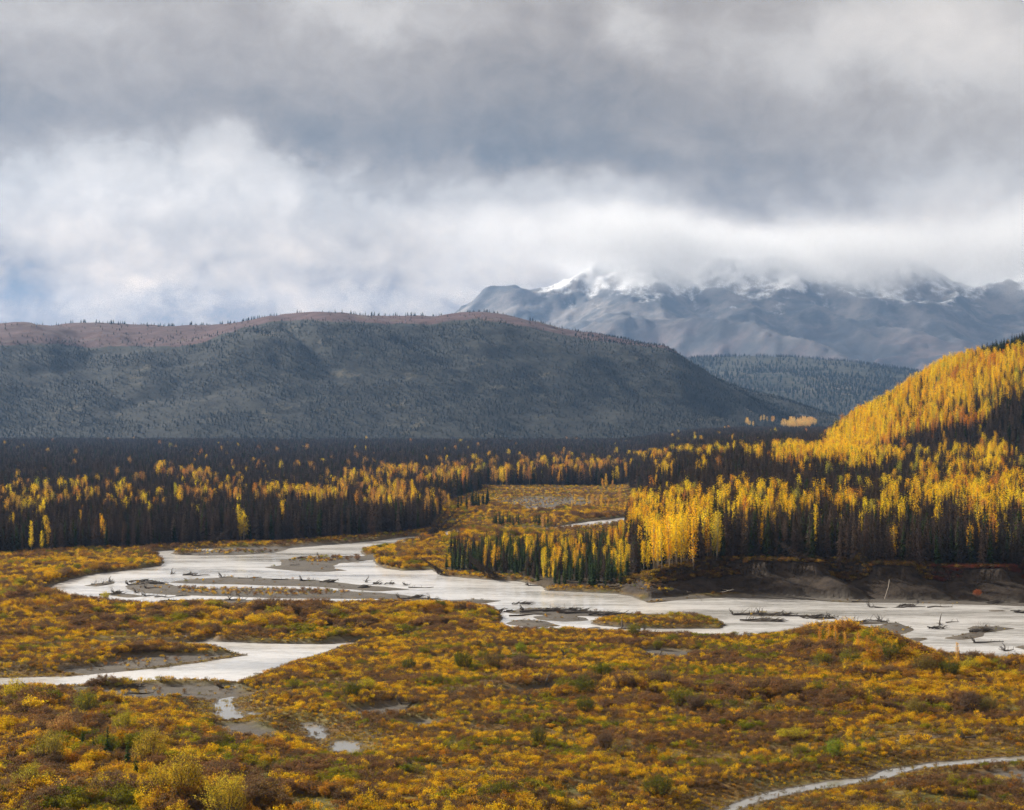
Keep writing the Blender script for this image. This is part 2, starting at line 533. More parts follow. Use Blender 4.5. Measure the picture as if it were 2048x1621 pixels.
M_POLE = diffuse_mat("bleached_wood", lambda n: n.mix(n.noise(pos(n), 3.0, 4), (0.16, 0.14, 0.12), (0.34, 0.30, 0.26)))


def ground_col(n):
    p = pos(n)
    a = n.node('ShaderNodeAttribute', attribute_type='GEOMETRY', attribute_name='cover')
    r, g, b = n.node('ShaderNodeSeparateColor'), None, None
    n.l.new(a.outputs['Color'], r.inputs[0])
    grav, bank, wood = r.outputs[0], r.outputs[1], r.outputs[2]
    veg = n.mix(n.ramp(n.noise(p, 0.9, 5, 0.65), 0.35, 0.65), (0.075, 0.042, 0.014), (0.20, 0.115, 0.022))
    veg = n.mix(n.ramp(n.noise(p, 0.06, 4, 0.6), 0.45, 0.68), veg, (0.085, 0.085, 0.018))
    veg = n.mix(n.ramp(n.noise(p, 0.16, 5, 0.7), 0.52, 0.70), veg, (0.11, 0.085, 0.060))
    veg = n.mix(n.ramp(n.noise(n.v('MULTIPLY', p, (.4, 1, 1)), 0.12, 5, 0.7), 0.52, 0.62), veg, (0.20, 0.16, 0.045))
    gr = n.mix(n.noise(p, 1.3, 8, 0.75), (0.045, 0.041, 0.037), (0.155, 0.140, 0.122))
    gr = n.mix(n.ramp(n.noise(p, 0.12, 4, 0.6), 0.5, 0.75), gr, (0.15, 0.13, 0.105))
    bk = n.mix(n.ramp(n.noise(n.v('MULTIPLY', p, (1, 1, 2.2)), 0.30, 6, 0.7), 0.3, 0.7), (0.018, 0.013, 0.010), (0.066, 0.050, 0.038))
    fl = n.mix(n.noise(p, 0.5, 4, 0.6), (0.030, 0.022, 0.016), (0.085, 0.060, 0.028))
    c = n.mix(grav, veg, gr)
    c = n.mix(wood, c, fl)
    c = n.mix(bank, c, bk)
    return c


M_GROUND = diffuse_mat("valley_ground", ground_col, 0.95, (0.6, 0.35, lambda n: n.noise(pos(n), 1.6, 8, 0.7)))

M_WATER, n, out = material("silty_water")
b = n.node('ShaderNodeBsdfPrincipled')
p = pos(n)
wn = n.noise(n.v('MULTIPLY', p, (0.55, 1.0, 1)), 0.55, 5, 0.62, 0.4)
wn2 = n.noise(n.v('MULTIPLY', p, (0.7, 1.0, 1)), 2.6, 3, 0.6)
patch = n.ramp(n.m('ADD', n.m('MULTIPLY', n.noise(n.v('MULTIPLY', p, (0.35, 1.0, 1)), 0.06, 5, 0.7), .75), n.m('MULTIPLY', n.noise(n.v('MULTIPLY', p, (0.6, 1.0, 1)), 0.7, 4, 0.7), .25)), 0.34, 0.60)
n.put(b.inputs['Base Color'], n.mix(patch, (0.38, 0.38, 0.365), (0.76, 0.765, 0.77)))
b.inputs['IOR'].default_value = 1.333
n.put(b.inputs['Roughness'], n.m('MULTIPLY_ADD', patch, 0.10, 0.10))
bn = n.node('ShaderNodeBump')
bn.inputs['Distance'].default_value = 0.16
n.put(bn.inputs['Strength'], n.m('MULTIPLY_ADD', patch, 0.35, 0.18))
n.put(bn.inputs['Height'], n.m('MULTIPLY_ADD', wn2, 0.10, wn))
n.l.new(bn.outputs[0], b.inputs['Normal'])
n.l.new(b.outputs[0], out.inputs[0])

M_STILL, n, out = material("still_water")
b = n.node('ShaderNodeBsdfPrincipled')
p = pos(n)
b.inputs['Base Color'].default_value = (0.25, 0.245, 0.225, 1)
b.inputs['IOR'].default_value = 1.333
b.inputs['Roughness'].default_value = 0.06
bn = n.node('ShaderNodeBump')
bn.inputs['Distance'].default_value = 0.05
bn.inputs['Strength'].default_value = 0.12
n.put(bn.inputs['Height'], n.noise(p, 1.5, 3))
n.l.new(bn.outputs[0], b.inputs['Normal'])
n.l.new(b.outputs[0], out.inputs[0])

# ------------------------------------------------------------------ the ground, one sheet out to the far plain
rows = [20.0]
while rows[-1] < 26000:
    d = rows[-1]
    rows.append(d * (1.12 if d < 170 else 1.0022 if d < 560 else 1.0036 if d < 1250 else 1.03))
rows = np.array(rows)
dense = np.radians(np.linspace(-18.5, 18.5, 620))
side = np.radians(np.linspace(18.5, 100, 34)[1:])
angs = np.concatenate([-side[::-1], dense, side])
RR, AA = np.meshgrid(rows, angs, indexing='ij')
GXm = np.tan(np.clip(AA, -1.2, 1.2)) * RR * np.where(np.abs(AA) > 1.2, 1.0, 1.0)
GXm = np.where(np.abs(AA) > 1.2, np.sign(AA) * (np.tan(1.2) * RR + (np.abs(AA) - 1.2) * RR * 2), GXm)
GYm = RR - np.clip(np.abs(AA) - 1.2, 0, 2) * RR * 1.5
GZm = height(GXm, GYm)
# level plain far away stays just below the foot of the hills
me = grid_mesh("ground", GXm, GYm, GZm, M_GROUND)
s_ = water_sd(GXm, GYm)
t_, pxg = bank_t(GXm, GYm)
pcx, pcy = w2px(GXm, np.maximum(GYm, 20), GZm)
grv = np.maximum(sst(1.0, -1.0, samp(G_B, GXm, GYm) + (fbm(GXm, GYm, 3, 3, 7.0) - .5) * 2), sst(1.5, -1.5, samp(G_G, GXm, GYm) + (fbm(GXm, GYm, 6, 3, 4.0) - .5) * np.where(GYm > 700, 26, 6)))
grv = np.maximum(grv, sst(0.7, 0.1, s_))
bankm = sst(0.5, 2.0, t_) * sst(16, 12.5, t_ + (fbm(GXm, GYm, 4, 3, 8.0) - .5) * 4) * sst(1215, 1260, pxg) * (GYm < 600) * (GYm > 350)
OPEN_FLAT = [(862, 1070), (880, 1035), (900, 1014), (960, 984), (1010, 978), (1100, 975), (1240, 975), (1262, 990), (1285, 1008), (1275, 1035), (1262, 1052), (1100, 1064), (960, 1066)]


def in_poly(pts, X, Y):
    ins = np.zeros(np.shape(X), bool)
    k = len(pts)
    for i in range(k):
        ax, ay = pts[i]
        bx, by = pts[(i + 1) % k]
        if ay == by:
            continue
        ins ^= ((ay > Y) != (by > Y)) & (X < (bx - ax) * (Y - ay) / (by - ay) + ax)
    return ins


LEFT_FRONT = [(-900, 1130), (-200, 1124), (0, 1112), (100, 1108), (200, 1103), (300, 1099), (420, 1091), (560, 1088), (700, 1080), (800, 1072), (862, 1062), (872, 1050), (880, 1038)]
STAND = [(888, 1146), (900, 1120), (925, 1112), (985, 1112), (1060, 1110), (1120, 1106), (1180, 1100), (1235, 1088), (1262, 1066), (1275, 1035), (1285, 1010), (1500, 1010), (2600, 1010), (2600, 1230), (1700, 1206), (1430, 1196), (1240, 1184), (1090, 1176), (1040, 1158), (960, 1152)]


def wood_at(x, y):
    """where trees stand: read from the flat-ground plan"""
    px, py0 = w2px(x, y, 0.0)
    left = (px < 880) & (py0 < lerp_table(px, LEFT_FRONT))
    far = (py0 < 975) | ((px >= 1262) & (py0 < 1010)) | ((px < 960) & (px >= 862) & (py0 < 984 + (960 - px) * 0.35))
    st = in_poly(STAND, px, py0)
    opn = in_poly(OPEN_FLAT, px, py0)
    t, _ = bank_t(x, y)
    bare = (px > 1290) & (t < 12.5)
    return (left | far | st) & ~opn & ~bare


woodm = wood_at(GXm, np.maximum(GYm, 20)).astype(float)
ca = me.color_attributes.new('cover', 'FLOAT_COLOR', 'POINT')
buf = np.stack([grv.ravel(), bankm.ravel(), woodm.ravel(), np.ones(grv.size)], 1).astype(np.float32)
ca.data.foreach_set('color', buf.ravel())
link("ground", me, kind='structure')

# ---- water
def flat(name, x0, x1, y0, y1, z, mat):
    me = new_mesh(name, [(x0, y0, z), (x1, y0, z), (x1, y1, z), (x0, y1, z)], [0, 1, 2, 3], 4, False, [mat])
    return link(name, me, kind='structure')


flat("river", -700, 800, 300, 900, 0.0, M_WATER)
flat("stream", 20, 300, 170, 262, 0.0, M_STILL)
flat("side_channel", -300, -15, 285, 373, 0.005, M_WATER)
for pp in (POND1, POND2, POND3):
    a, b_ = pp.min(0) - 1.0, pp.max(0) + 1.0
    flat("pond", a[0], b_[0], a[1], b_[1], 0.006, M_STILL)

# ------------------------------------------------------------------ hills and mountains
def hill_mat(name, build):
    return diffuse_mat(name, build, 0.95)


def hill_near_col(n):
    p = pos(n)
    at = n.node('ShaderNodeAttribute', attribute_type='GEOMETRY', attribute_name='tundra')
    dk = n.mix(n.ramp(n.noise(p, 0.035, 6, 0.7), 0.40, 0.66), (0.008, 0.010, 0.009), (0.024, 0.026, 0.020))
    dk = n.mix(n.ramp(n.noise(n.v('MULTIPLY', p, (1, .6, 1)), 0.012, 6, 0.68), 0.58, 0.72), dk, (0.095, 0.088, 0.060))
    tn = n.mix(n.ramp(n.noise(p, 0.03, 6, 0.7), 0.35, 0.7), (0.060, 0.029, 0.034), (0.100, 0.050, 0.050))
    tn = n.mix(n.ramp(n.noise(p, 0.011, 5, 0.7), 0.55, 0.7), tn, (0.12, 0.088, 0.070))
    f = n.m('ADD', at.outputs['Fac'], n.m('MULTIPLY', n.m('SUBTRACT', n.noise(p, 0.012, 6, 0.65), 0.5), 0.9))
    return n.mix(n.ramp(f, 0.42, 0.62), dk, tn)


def far_hill_col(n):
    p = pos(n)
    c = n.mix(n.ramp(n.noise(p, 0.010, 7, 0.7), 0.38, 0.66), (0.018, 0.024, 0.018), (0.06, 0.058, 0.040))
    return n.mix(n.ramp(n.noise(p, 0.004, 6, 0.7), 0.55, 0.75), c, (0.17, 0.145, 0.10))


def mountain_col(n):
    p = pos(n)
    nrm = n.node('ShaderNodeNewGeometry').outputs['Normal']
    z = n.sep(p)[2]
    nz = n.sep(nrm)[2]
    rock = n.mix(n.ramp(n.noise(p, 0.0035, 8, 0.7), 0.4, 0.65), (0.085, 0.088, 0.096), (0.24, 0.22, 0.21))
    lowc = n.mix(n.ramp(n.noise(p, 0.0022, 8, 0.7), 0.42, 0.66), (0.095, 0.098, 0.110), (0.23, 0.175, 0.17))
    c = n.mix(n.ramp(z, 250, 620), lowc, rock)
    nn = n.noise(n.v('MULTIPLY', p, (1, .5, .6)), 0.006, 9, 0.72)
    lv = n.m('ADD', z, n.m('MULTIPLY', n.m('SUBTRACT', nn, 0.5), 900))
    lv = n.m('ADD', lv, n.m('MULTIPLY', n.m('SUBTRACT', nz, 0.85), 500))
    lv = n.m('SUBTRACT', lv, n.ramp(n.sep(p)[0], 250, -150, 0, 330))
    sn = n.ramp(lv, 690, 860)
    streak = n.ramp(n.noise(n.v('MULTIPLY', p, (1, .25, .35)), 0.02, 5, 0.7), 0.25, 0.50)
    sn = n.m('MULTIPLY', sn, n.m('MAXIMUM', streak, n.ramp(z, 760, 1100)))
    return n.mix(sn, c, (0.80, 0.82, 0.85))


M_HILL = hill_mat("hill_tundra", hill_near_col)
M_HILL2 = hill_mat("forested_hill", far_hill_col)
M_MOUNT = hill_mat("snowy_mountain", mountain_col)


def ridge_profile(pts, dist):
    a = np.array(pts, float)
    return (a[:, 0] - W / 2) / F * dist, H + (HY - a[:, 1]) / F * dist


HILL_D = 4000.0
hx, hz = ridge_profile([(-1500, 640), (-400, 668), (0, 655), (90, 650), (180, 646), (330, 653), (430, 654), (480, 647), (520, 638), (570, 629), (610, 625), (650, 625), (720, 630), (800, 633), (870, 634), (920, 629), (960, 627),
                        (1010, 632), (1060, 643), (1110, 655), (1160, 667), (1230, 680), (1300, 693), (1350, 718), (1400, 745), (1480, 777), (1560, 801), (1640, 828), (1720, 850), (1800, 850)], HILL_D)


def hill_h(x, y):
    rz = np.interp(x, hx, hz)
    b0 = 2880 + 120 * (fbm(x, y * 0, 900, 2, 1.5) - .5)
    t = np.clip((y - b0) / (HILL_D - b0), 0, 1)
    prof = (np.sin(t * np.pi / 2) ** 1.15)
    back = 1 - 0.7 * sst(HILL_D, HILL_D + 1500, y)
    gul = np.abs(fbm(x + y * 0.35, y * 0.35, 330, 5, 2.2) - 0.5) * 2
    amp = 70 * np.sin(np.clip(t, 0, 1) * np.pi) ** 0.8
    h = (rz + 3) * prof * back + (gul - 0.35) * amp + (fbm(x, y, 60, 4, 3.3) - .5) * 9 * sst(0, .2, t)
    return h - 3


X, Y = np.meshgrid(np.linspace(-3200, 1050, 520), np.linspace(2820, 5200, 230))
Z = hill_h(X, Y)
hm = grid_mesh("hill", X, Y, Z, M_HILL)
rz = np.interp(X, hx, hz)
hpx = W / 2 + F * X / Y
tlo = .80 - .14 * sst(520, 380, hpx)
tun = 0.02 + 0.95 * sst(tlo, tlo + .17, Z / np.maximum(rz, 60)) * sst(120, 190, Z) + 0.15 * sst(300, 0, hpx) * sst(.6, .8, Z / np.maximum(rz, 60))
at = hm.attributes.new('tundra', 'FLOAT', 'POINT')
at.data.foreach_set('value', tun.ravel().astype(np.float32))
link("hill", hm, kind='structure')

D2 = 6500.0
h2x, h2z = ridge_profile([(900, 760), (1200, 735), (1300, 722), (1400, 714), (1500, 710), (1600, 713), (1700, 722), (1800, 737), (1900, 752), (2048, 764), (2400, 770), (2900, 760)], D2)


def hill2_h(x, y):
    rz = np.interp(x, h2x, h2z)
    t = np.clip((y - 4300) / (D2 - 4300), 0, 1)
    return rz * t ** 1.3 * (1 - 0.5 * sst(D2, D2 + 1800, y)) + (fbm(x, y, 700, 5, 4.4) - .5) * 70 * np.sin(t * np.pi) ** .7 + (fbm(x, y, 90, 4, 5.1) - .5) * 8 * sst(0, .3, t) - 3


X2, Y2 = np.meshgrid(np.linspace(-300, 3200, 300), np.linspace(4200, 8400, 180))
link("forested_hill", grid_mesh("forested_hill", X2, Y2, hill2_h(X2, Y2), M_HILL2), kind='structure')


def ridged(x, y, s, o, seed):
    r = 0.0
    a = 1.0
    t = 0.0
    for k in range(o):
        v_ = 1 - np.abs(2 * vnoise(np.asarray(x) / s + seed + 300, np.asarray(y) / s + seed * 2 + 300) - 1)
        r = r + a * v_ ** 1.6
        t += a
        a *= 0.52
        s *= 0.5
        x, y = x * 0.8 - y * 0.6, x * 0.6 + y * 0.8
    return r / t


def mountain(name, pts, D, x0, x1, y0, y1, nx, ny, amp, seed, mat):
    mx_, mz_ = ridge_profile(pts, D)
    X, Y = np.meshgrid(np.linspace(x0, x1, nx), np.linspace(y0, y1, ny))
    rz = np.interp(X, mx_, mz_)
    t = np.clip((Y - y0) / (D - y0), 0, 1)
    prof = 0.25 * t + 0.75 * t ** 2.0
    back = 1 - 0.6 * sst(D, y1, Y)
    g = ridged(X + 0.25 * Y, Y * 0.55, 2100, 7, seed)
    Z = rz * prof * back + (g - 0.55) * amp * sst(0, .5, t) * (0.30 + 0.70 * np.sin(np.clip(t, 0, 1) * np.pi)) + (ridged(X + 900, Y * .7, 520, 5, seed + 2) - .5) * amp * .28 * sst(.1, .6, t) - 4
    link(name, grid_mesh(name, X, Y, Z, mat), kind='structure')


mountain("mountain", [(-2500, 790), (-400, 780), (500, 760), (700, 710), (820, 662), (870, 633), (905, 608), (940, 588), (985, 566), (1025, 550), (1060, 553), (1100, 548), (1150, 530), (1200, 515), (1300, 505), (1370, 540),
                      (1430, 512), (1500, 515), (1570, 520), (1620, 530), (1680, 508), (1740, 505), (1800, 516), (1850, 540), (1890, 558), (1930, 562), (1975, 560), (2048, 546), (2200, 500), (2600, 470), (3400, 560)],
         11000.0, -4600, 8000, 6900, 14500, 760, 340, 520, 3.0, M_MOUNT)
mountain("distant_mountain", [(1500, 640), (1700, 600), (1850, 570), (1900, 556), (1950, 535), (2000, 516), (2048, 508), (2150, 480), (2400, 500), (3000, 560)],
         14500.0, 800, 10500, 12200, 17500, 300, 120, 380, 6.0, M_MOUNT)

# ------------------------------------------------------------------ plants: parts built once, copied many times
def leaf_quads(c, d1, size, rs, aspect=0.6):
    """c (n,3) centres; each gets a small pointed leaf of its own direction"""
    n_ = len(c)
    a = rs.normal(size=(n_, 3)) + d1
    a /= np.linalg.norm(a, axis=1, keepdims=True)
    b = np.cross(a, rs.normal(size=(n_, 3)))
    b /= np.linalg.norm(b, axis=1, keepdims=True) + 1e-9
    sz = (size * (0.6 + 0.8 * rs.random(n_)))[:, None]
    v = np.stack([c - a * sz * .5, c + b * sz * aspect * .5, c + a * sz * .5, c - b * sz * aspect * .5], 1)
    return v.reshape(-1, 3)


def tube(pts, rad, k=5):
    """tapered tube through points -> verts, quads"""
    V_, Q_ = [], []
    pts = [np.array(p, float) for p in pts]
    for i, p_ in enumerate(pts):
        d = pts[min(i + 1, len(pts) - 1)] - pts[max(i - 1, 0)]
        d /= np.linalg.norm(d) + 1e-9
        u = np.cross(d, (0.3, 0.9, 0.2) if abs(d[2]) > .5 else (0, 0, 1))
        u /= np.linalg.norm(u) + 1e-9
        w = np.cross(d, u)
        for j in range(k):
            a = 2 * math.pi * j / k
            V_.append(p_ + (u * math.cos(a) + w * math.sin(a)) * rad[i])
    for i in range(len(pts) - 1):
        for j in range(k):
            Q_.append((i * k + j, i * k + (j + 1) % k, (i + 1) * k + (j + 1) % k, (i + 1) * k + j))
    return np.array(V_), np.array(Q_)


class Quads:
    def __init__(self):
        self.v, self.q, self.n = [], [], 0

    def add(self, v, q=None):
        v = np.asarray(v, float)
        if q is None:
            q = np.arange(len(v)).reshape(-1, 4)
        self.v.append(v)
        self.q.append(np.asarray(q) + self.n)
        self.n += len(v)
        return self

    def tube(self, pts, rad, k=5):
        return self.add(*tube(pts, rad, k))

    def arrays(self):
        return np.concatenate(self.v), np.concatenate(self.q)


def make_pair(kind, leafy, woody, m_leaf, m_wood):
    """meshes for the separate parts, and one joined mesh for the uncounted mass"""
    lv, lq = leafy.arrays()
    wv, wq = woody.arrays()
    crown = new_mesh(kind + "_crown", lv, lq, 4, False, [m_leaf])
    trunk = new_mesh(kind + "_trunk", wv, wq, 4, True, [m_wood])
    both = new_mesh(kind + "_mass", np.concatenate([lv, wv]), np.concatenate([lq, wq + len(lv)]), 4, False, [m_leaf, m_wood],
                    np.concatenate([np.zeros(len(lq)), np.ones(len(wq))]))
    return crown, trunk, both


def spruce(seed, rad=0.125, bare=False, gap=0.12):
    """height 1; narrow northern spruce"""
    rs = np.random.default_rng(seed)
    L, Wd = Quads(), Quads()
    bend = rs.normal(size=2) * 0.012
    axis = lambda z: np.array([bend[0] * z * z, bend[1] * z * z, z])
    Wd.tube([axis(z) for z in (-0.02, .3, .65, .97)], [.016, .012, .007, .002], 5)
    z = 0.04 if not bare else 0.10
    lop = rs.random() * 6.28
    while z < 0.985:
        r = rad * (1 - z) ** 0.72 * (0.75 + 0.5 * rs.random()) * (0.6 + .4 * sst(0.0, .18, z)) + 0.006
        nb = 7 if r > .03 else 5
        for k in range(nb):
            if rs.random() < gap:
                continue
            a = rs.random() * 6.28
            rr = r * (0.65 + 0.5 * rs.random()) * (1 + .18 * math.cos(a - lop))
            dr = rr * (0.35 + 0.35 * rs.random())
            p0 = axis(z)
            ca_, sa_ = math.cos(a), math.sin(a)
            tip = p0 + np.array([ca_ * rr, sa_ * rr, -dr])
            mid = p0 + np.array([ca_ * rr * .55, sa_ * rr * .55, -dr * .35])
            wd = (rr * 0.30 + .003) if not bare else (rr * 0.10 + .0012)
            side_ = np.array([-sa_, ca_, 0]) * wd
            if not bare:
                hang = np.array([0, 0, -wd * 0.9])
                L.add([p0, mid + side_ + hang * .6, tip, mid + hang * .2])
                L.add([p0, mid + hang * .2, tip, mid - side_ + hang * .6])
            else:
                L.add([p0 + side_ * .3, mid + side_, tip, mid - side_])
                for j in range(3):
                    f_ = .3 + .6 * rs.random()
                    q0 = p0 * (1 - f_) + tip * f_
                    e = np.array([rs.normal() * .5 * rr, rs.normal() * .5 * rr, -abs(rs.normal()) * .35 * rr - .004])
                    w2 = np.cross(e, (ca_, sa_, .3))
                    w2 = w2 / (np.linalg.norm(w2) + 1e-9) * (.0022 + rr * .03)
                    L.add([q0 - w2, q0 + w2, q0 + e + w2 * .3, q0 + e - w2 * .3])
        z += 0.019 + 0.012 * rs.random()
    return make_pair("bare_spruce" if bare else "spruce", L, Wd, M_TWIG if bare else M_NEEDLE, M_BARK)


def aspen(seed, leaves=900, wide=0.15):
    """height 1; slim poplar or aspen with clumped crown"""
    rs = np.random.default_rng(seed)
    L, Wd = Quads(), Quads()
    b = rs.normal(size=2) * .03
    axis = lambda z: np.array([b[0] * z * z + .01 * math.sin(z * 5 + seed), b[1] * z * z, z])
    Wd.tube([axis(z) for z in (-0.02, .25, .5, .75, .95)], [.013, .011, .008, .005, .0015], 5)
    nc = 26
    low = 0.22 + .15 * rs.random()
    cs = []
    for k in range(nc):
        f_ = (k + .5) / nc
        z = low + (0.97 - low) * f_
        env = wide * (math.sin(math.pi * min(1, (f_ * .85 + .12))) ** .7)
        a = k * 2.4 + rs.random()
        rr = env * (0.25 + .7 * rs.random())
        c = axis(z) + np.array([math.cos(a) * rr, math.sin(a) * rr, 0])
        cs.append((c, .020 + .024 * rs.random()))
        Wd.tube([axis(z - .07 - rr * .5), c * .5 + axis(z - .03) * .5, c], [.004, .0025, .001], 3)
    for c, s_c in cs:
        m_ = int(leaves / nc * (.3 + 1.3 * rs.random()))
        P_ = c + rs.normal(size=(m_, 3)) * np.array([s_c, s_c, s_c * 1.7])
        L.add(leaf_quads(P_, np.array([0, 0, -.3]), .020, rs, .8))
    return make_pair("aspen", L, Wd, M_LEAF, M_PALE)


def shrub(seed, leaves, size, stems=14, spread=.45, upright=1.0, leafy=1.0):
    """height 1; many-stemmed willow or dwarf birch"""
    rs = np.random.default_rng(seed)
    L, Wd = Quads(), Quads()
    per = max(3, int(leaves / stems))
    for k in range(stems):
        a = rs.random() * 6.28
        r = spread * math.sqrt(rs.random())
        h_ = (0.55 + .45 * rs.random()) * (1 - .35 * (r / spread) ** 2)
        base = np.array([math.cos(a) * r * .25, math.sin(a) * r * .25, -0.06])
        top = np.array([math.cos(a) * r * 1.1, math.sin(a) * r * 1.1, h_])
        mid = (base + top) / 2 + np.array([math.cos(a) * r * .15, math.sin(a) * r * .15, .06 * upright])
        Wd.tube([base, mid, top], [.011, .007, .002], 3)
        for j in range(3):
            f_ = .35 + .5 * rs.random()
            q0 = mid * (1 - f_) + top * f_
            q1 = q0 + np.array([rs.normal() * .11, rs.normal() * .11, .12 + .12 * rs.random()])
            Wd.tube([q0, q1], [.004, .001], 3)
            L.add(leaf_quads(q0 + (q1 - q0) * rs.random((max(2, per // 5), 1)) ** .5 + rs.normal(size=(max(2, per // 5), 3)) * .025, np.array([0, 0, .6]), size, rs))
        f_ = (.25 + .75 * rs.random((per, 1)) ** .7)
        c = np.where(f_ < .5, base + (mid - base) * f_ * 2, mid + (top - mid) * (f_ * 2 - 1))
        c = c + rs.normal(size=(per, 3)) * np.array([.06, .06, .035]) * leafy
        c[:, 2] = np.abs(c[:, 2])
        L.add(leaf_quads(c, np.array([0, 0, .6]), size, rs))
    return make_pair("shrub", L, Wd, M_LEAF, M_STEM)


SPRUCES = [spruce(20 + k, .115 + .02 * (k % 3)) for k in range(5)]
BARES = [spruce(40 + k, .10 + .015 * (k % 3), True, .2) for k in range(5)]
ASPENS = [aspen(60 + k, 950, .065 + .022 * (k % 3)) for k in range(6)]
SHRUBS = [shrub(80 + k, 330, .085, 16, .55, 1, 1.0) for k in range(4)] + [shrub(90 + k, 200, .07, 20, .5, 1.4, .8) for k in range(3)]
TALLS = [shrub(100 + k, 1700, .042, 30, .42, 1, .9) for k in range(4)]
TUFTS = [shrub(110 + k, 90, .16, 8, .9, .6, 1.4) for k in range(3)]


def scatter(name, protos, P_, rotz, scl, idx, tint, lean=None, **props):
    """one uncounted mass of plants: points that carry their own turn, size, kind and colour"""
    n_ = len(P_)
    me = bpy.data.meshes.new(name)
    me.vertices.add(n_)
    me.vertices.foreach_set('co', np.asarray(P_, np.float32).ravel())
    rot = np.zeros((n_, 3), np.float32)
    rot[:, 2] = rotz
    if lean is not None:
        rot[:, 0] = lean
    for nm, typ, dat, key in (("turn", 'FLOAT_VECTOR', rot, 'vector'), ("size", 'FLOAT_VECTOR', scl, 'vector'), ("pick", 'INT', idx, 'value')):
        a = me.attributes.new(nm, typ, 'POINT')
        a.data.foreach_set(key, np.asarray(dat, np.int32 if typ == 'INT' else np.float32).ravel())
    a = me.attributes.new("tint", 'FLOAT_COLOR', 'POINT')
    a.data.foreach_set('color', np.concatenate([tint, np.ones((n_, 1))], 1).astype(np.float32).ravel())
    coll = bpy.data.collections.new(name + "_kinds")
    for k, m_ in enumerate(protos):
        coll.objects.link(bpy.data.objects.new("%s_%02d" % (name + "_kind", k), m_))
    o = link(name, me, kind='stuff', **props)
    ng = bpy.data.node_groups.new(name, 'GeometryNodeTree')
    ng.interface.new_socket("Geometry", in_out='INPUT', socket_type='NodeSocketGeometry')
    ng.interface.new_socket("Geometry", in_out='OUTPUT', socket_type='NodeSocketGeometry')
    gi = ng.nodes.new('NodeGroupInput')
    go = ng.nodes.new('NodeGroupOutput')
    ci = ng.nodes.new('GeometryNodeCollectionInfo')
    ci.inputs['Collection'].default_value = coll
    ci.inputs['Separate Children'].default_value = True
    ci.inputs['Reset Children'].default_value = True
    iop = ng.nodes.new('GeometryNodeInstanceOnPoints')
    iop.inputs['Pick Instance'].default_value = True

    def attr(nm, typ):
        q = ng.nodes.new('GeometryNodeInputNamedAttribute')
        q.data_type = typ
        q.inputs[0].default_value = nm
        return q.outputs[0]
    e2r = ng.nodes.new('FunctionNodeEulerToRotation')
    lk = ng.links.new
    lk(gi.outputs[0], iop.inputs['Points'])
    lk(ci.outputs[0], iop.inputs['Instance'])
    lk(attr("pick", 'INT'), iop.inputs['Instance Index'])
    lk(attr("turn", 'FLOAT_VECTOR'), e2r.inputs[0])
    lk(e2r.outputs[0], iop.inputs['Rotation'])
    lk(attr("size", 'FLOAT_VECTOR'), iop.inputs['Scale'])
    lk(iop.outputs[0], go.inputs[0])
    md = o.modifiers.new("scatter", 'NODES')
    md.node_group = ng
    return o


def single(name, crown, trunk, loc, rotz, scl, tint, label, cat, group, lean=0.0, crown_name="crown", trunk_name="trunk"):
    root = bpy.data.objects.new(name, None)
    root.empty_display_size = 0.5
    root.location = loc
    root.rotation_euler = (lean, 0, rotz)
    root.scale = scl
    root['label'] = label
    root['category'] = cat
    if group:
        root['group'] = group
    COL.objects.link(root)
    c = bpy.data.objects.new(crown_name, crown)
    c['tint'] = [float(q) for q in tint]
    c.parent = root
    COL.objects.link(c)
    t = bpy.data.objects.new(trunk_name, trunk)
    t['tint'] = [float(q) for q in tint]
    t.parent = root
    COL.objects.link(t)
    return root


# ------------------------------------------------------------------ where the trees stand
def spots(y0, y1, smin, k, smax, half=0.335):
    """jittered stations whose spacing grows with distance"""
    out = []
    y = y0
    while y < y1:
        s = min(max(smin, y * k), smax)
        wx = y * half + 25
        m_ = int(2 * wx / s)
        x = -wx + (np.arange(m_) + rng.random(m_)) * s
        yy = y + (rng.random(m_) - .5) * s * 1.3
        out.append(np.stack([x, yy, np.full(m_, s)], 1))
        y += s
    return np.concatenate(out)


S = spots(440, 3000, 2.5, 0.0036, 7.0)
x, y = S[:, 0], S[:, 1]
wd = wood_at(x, y) & (water_sd(x, y) > 1.2)
S = S[wd]
x, y = S[:, 0], S[:, 1]
z = height(x, y)
px, pc = w2px(x, y, z + 9.0)
_, pb = w2px(x, y, z)
bt, _ = bank_t(x, y)
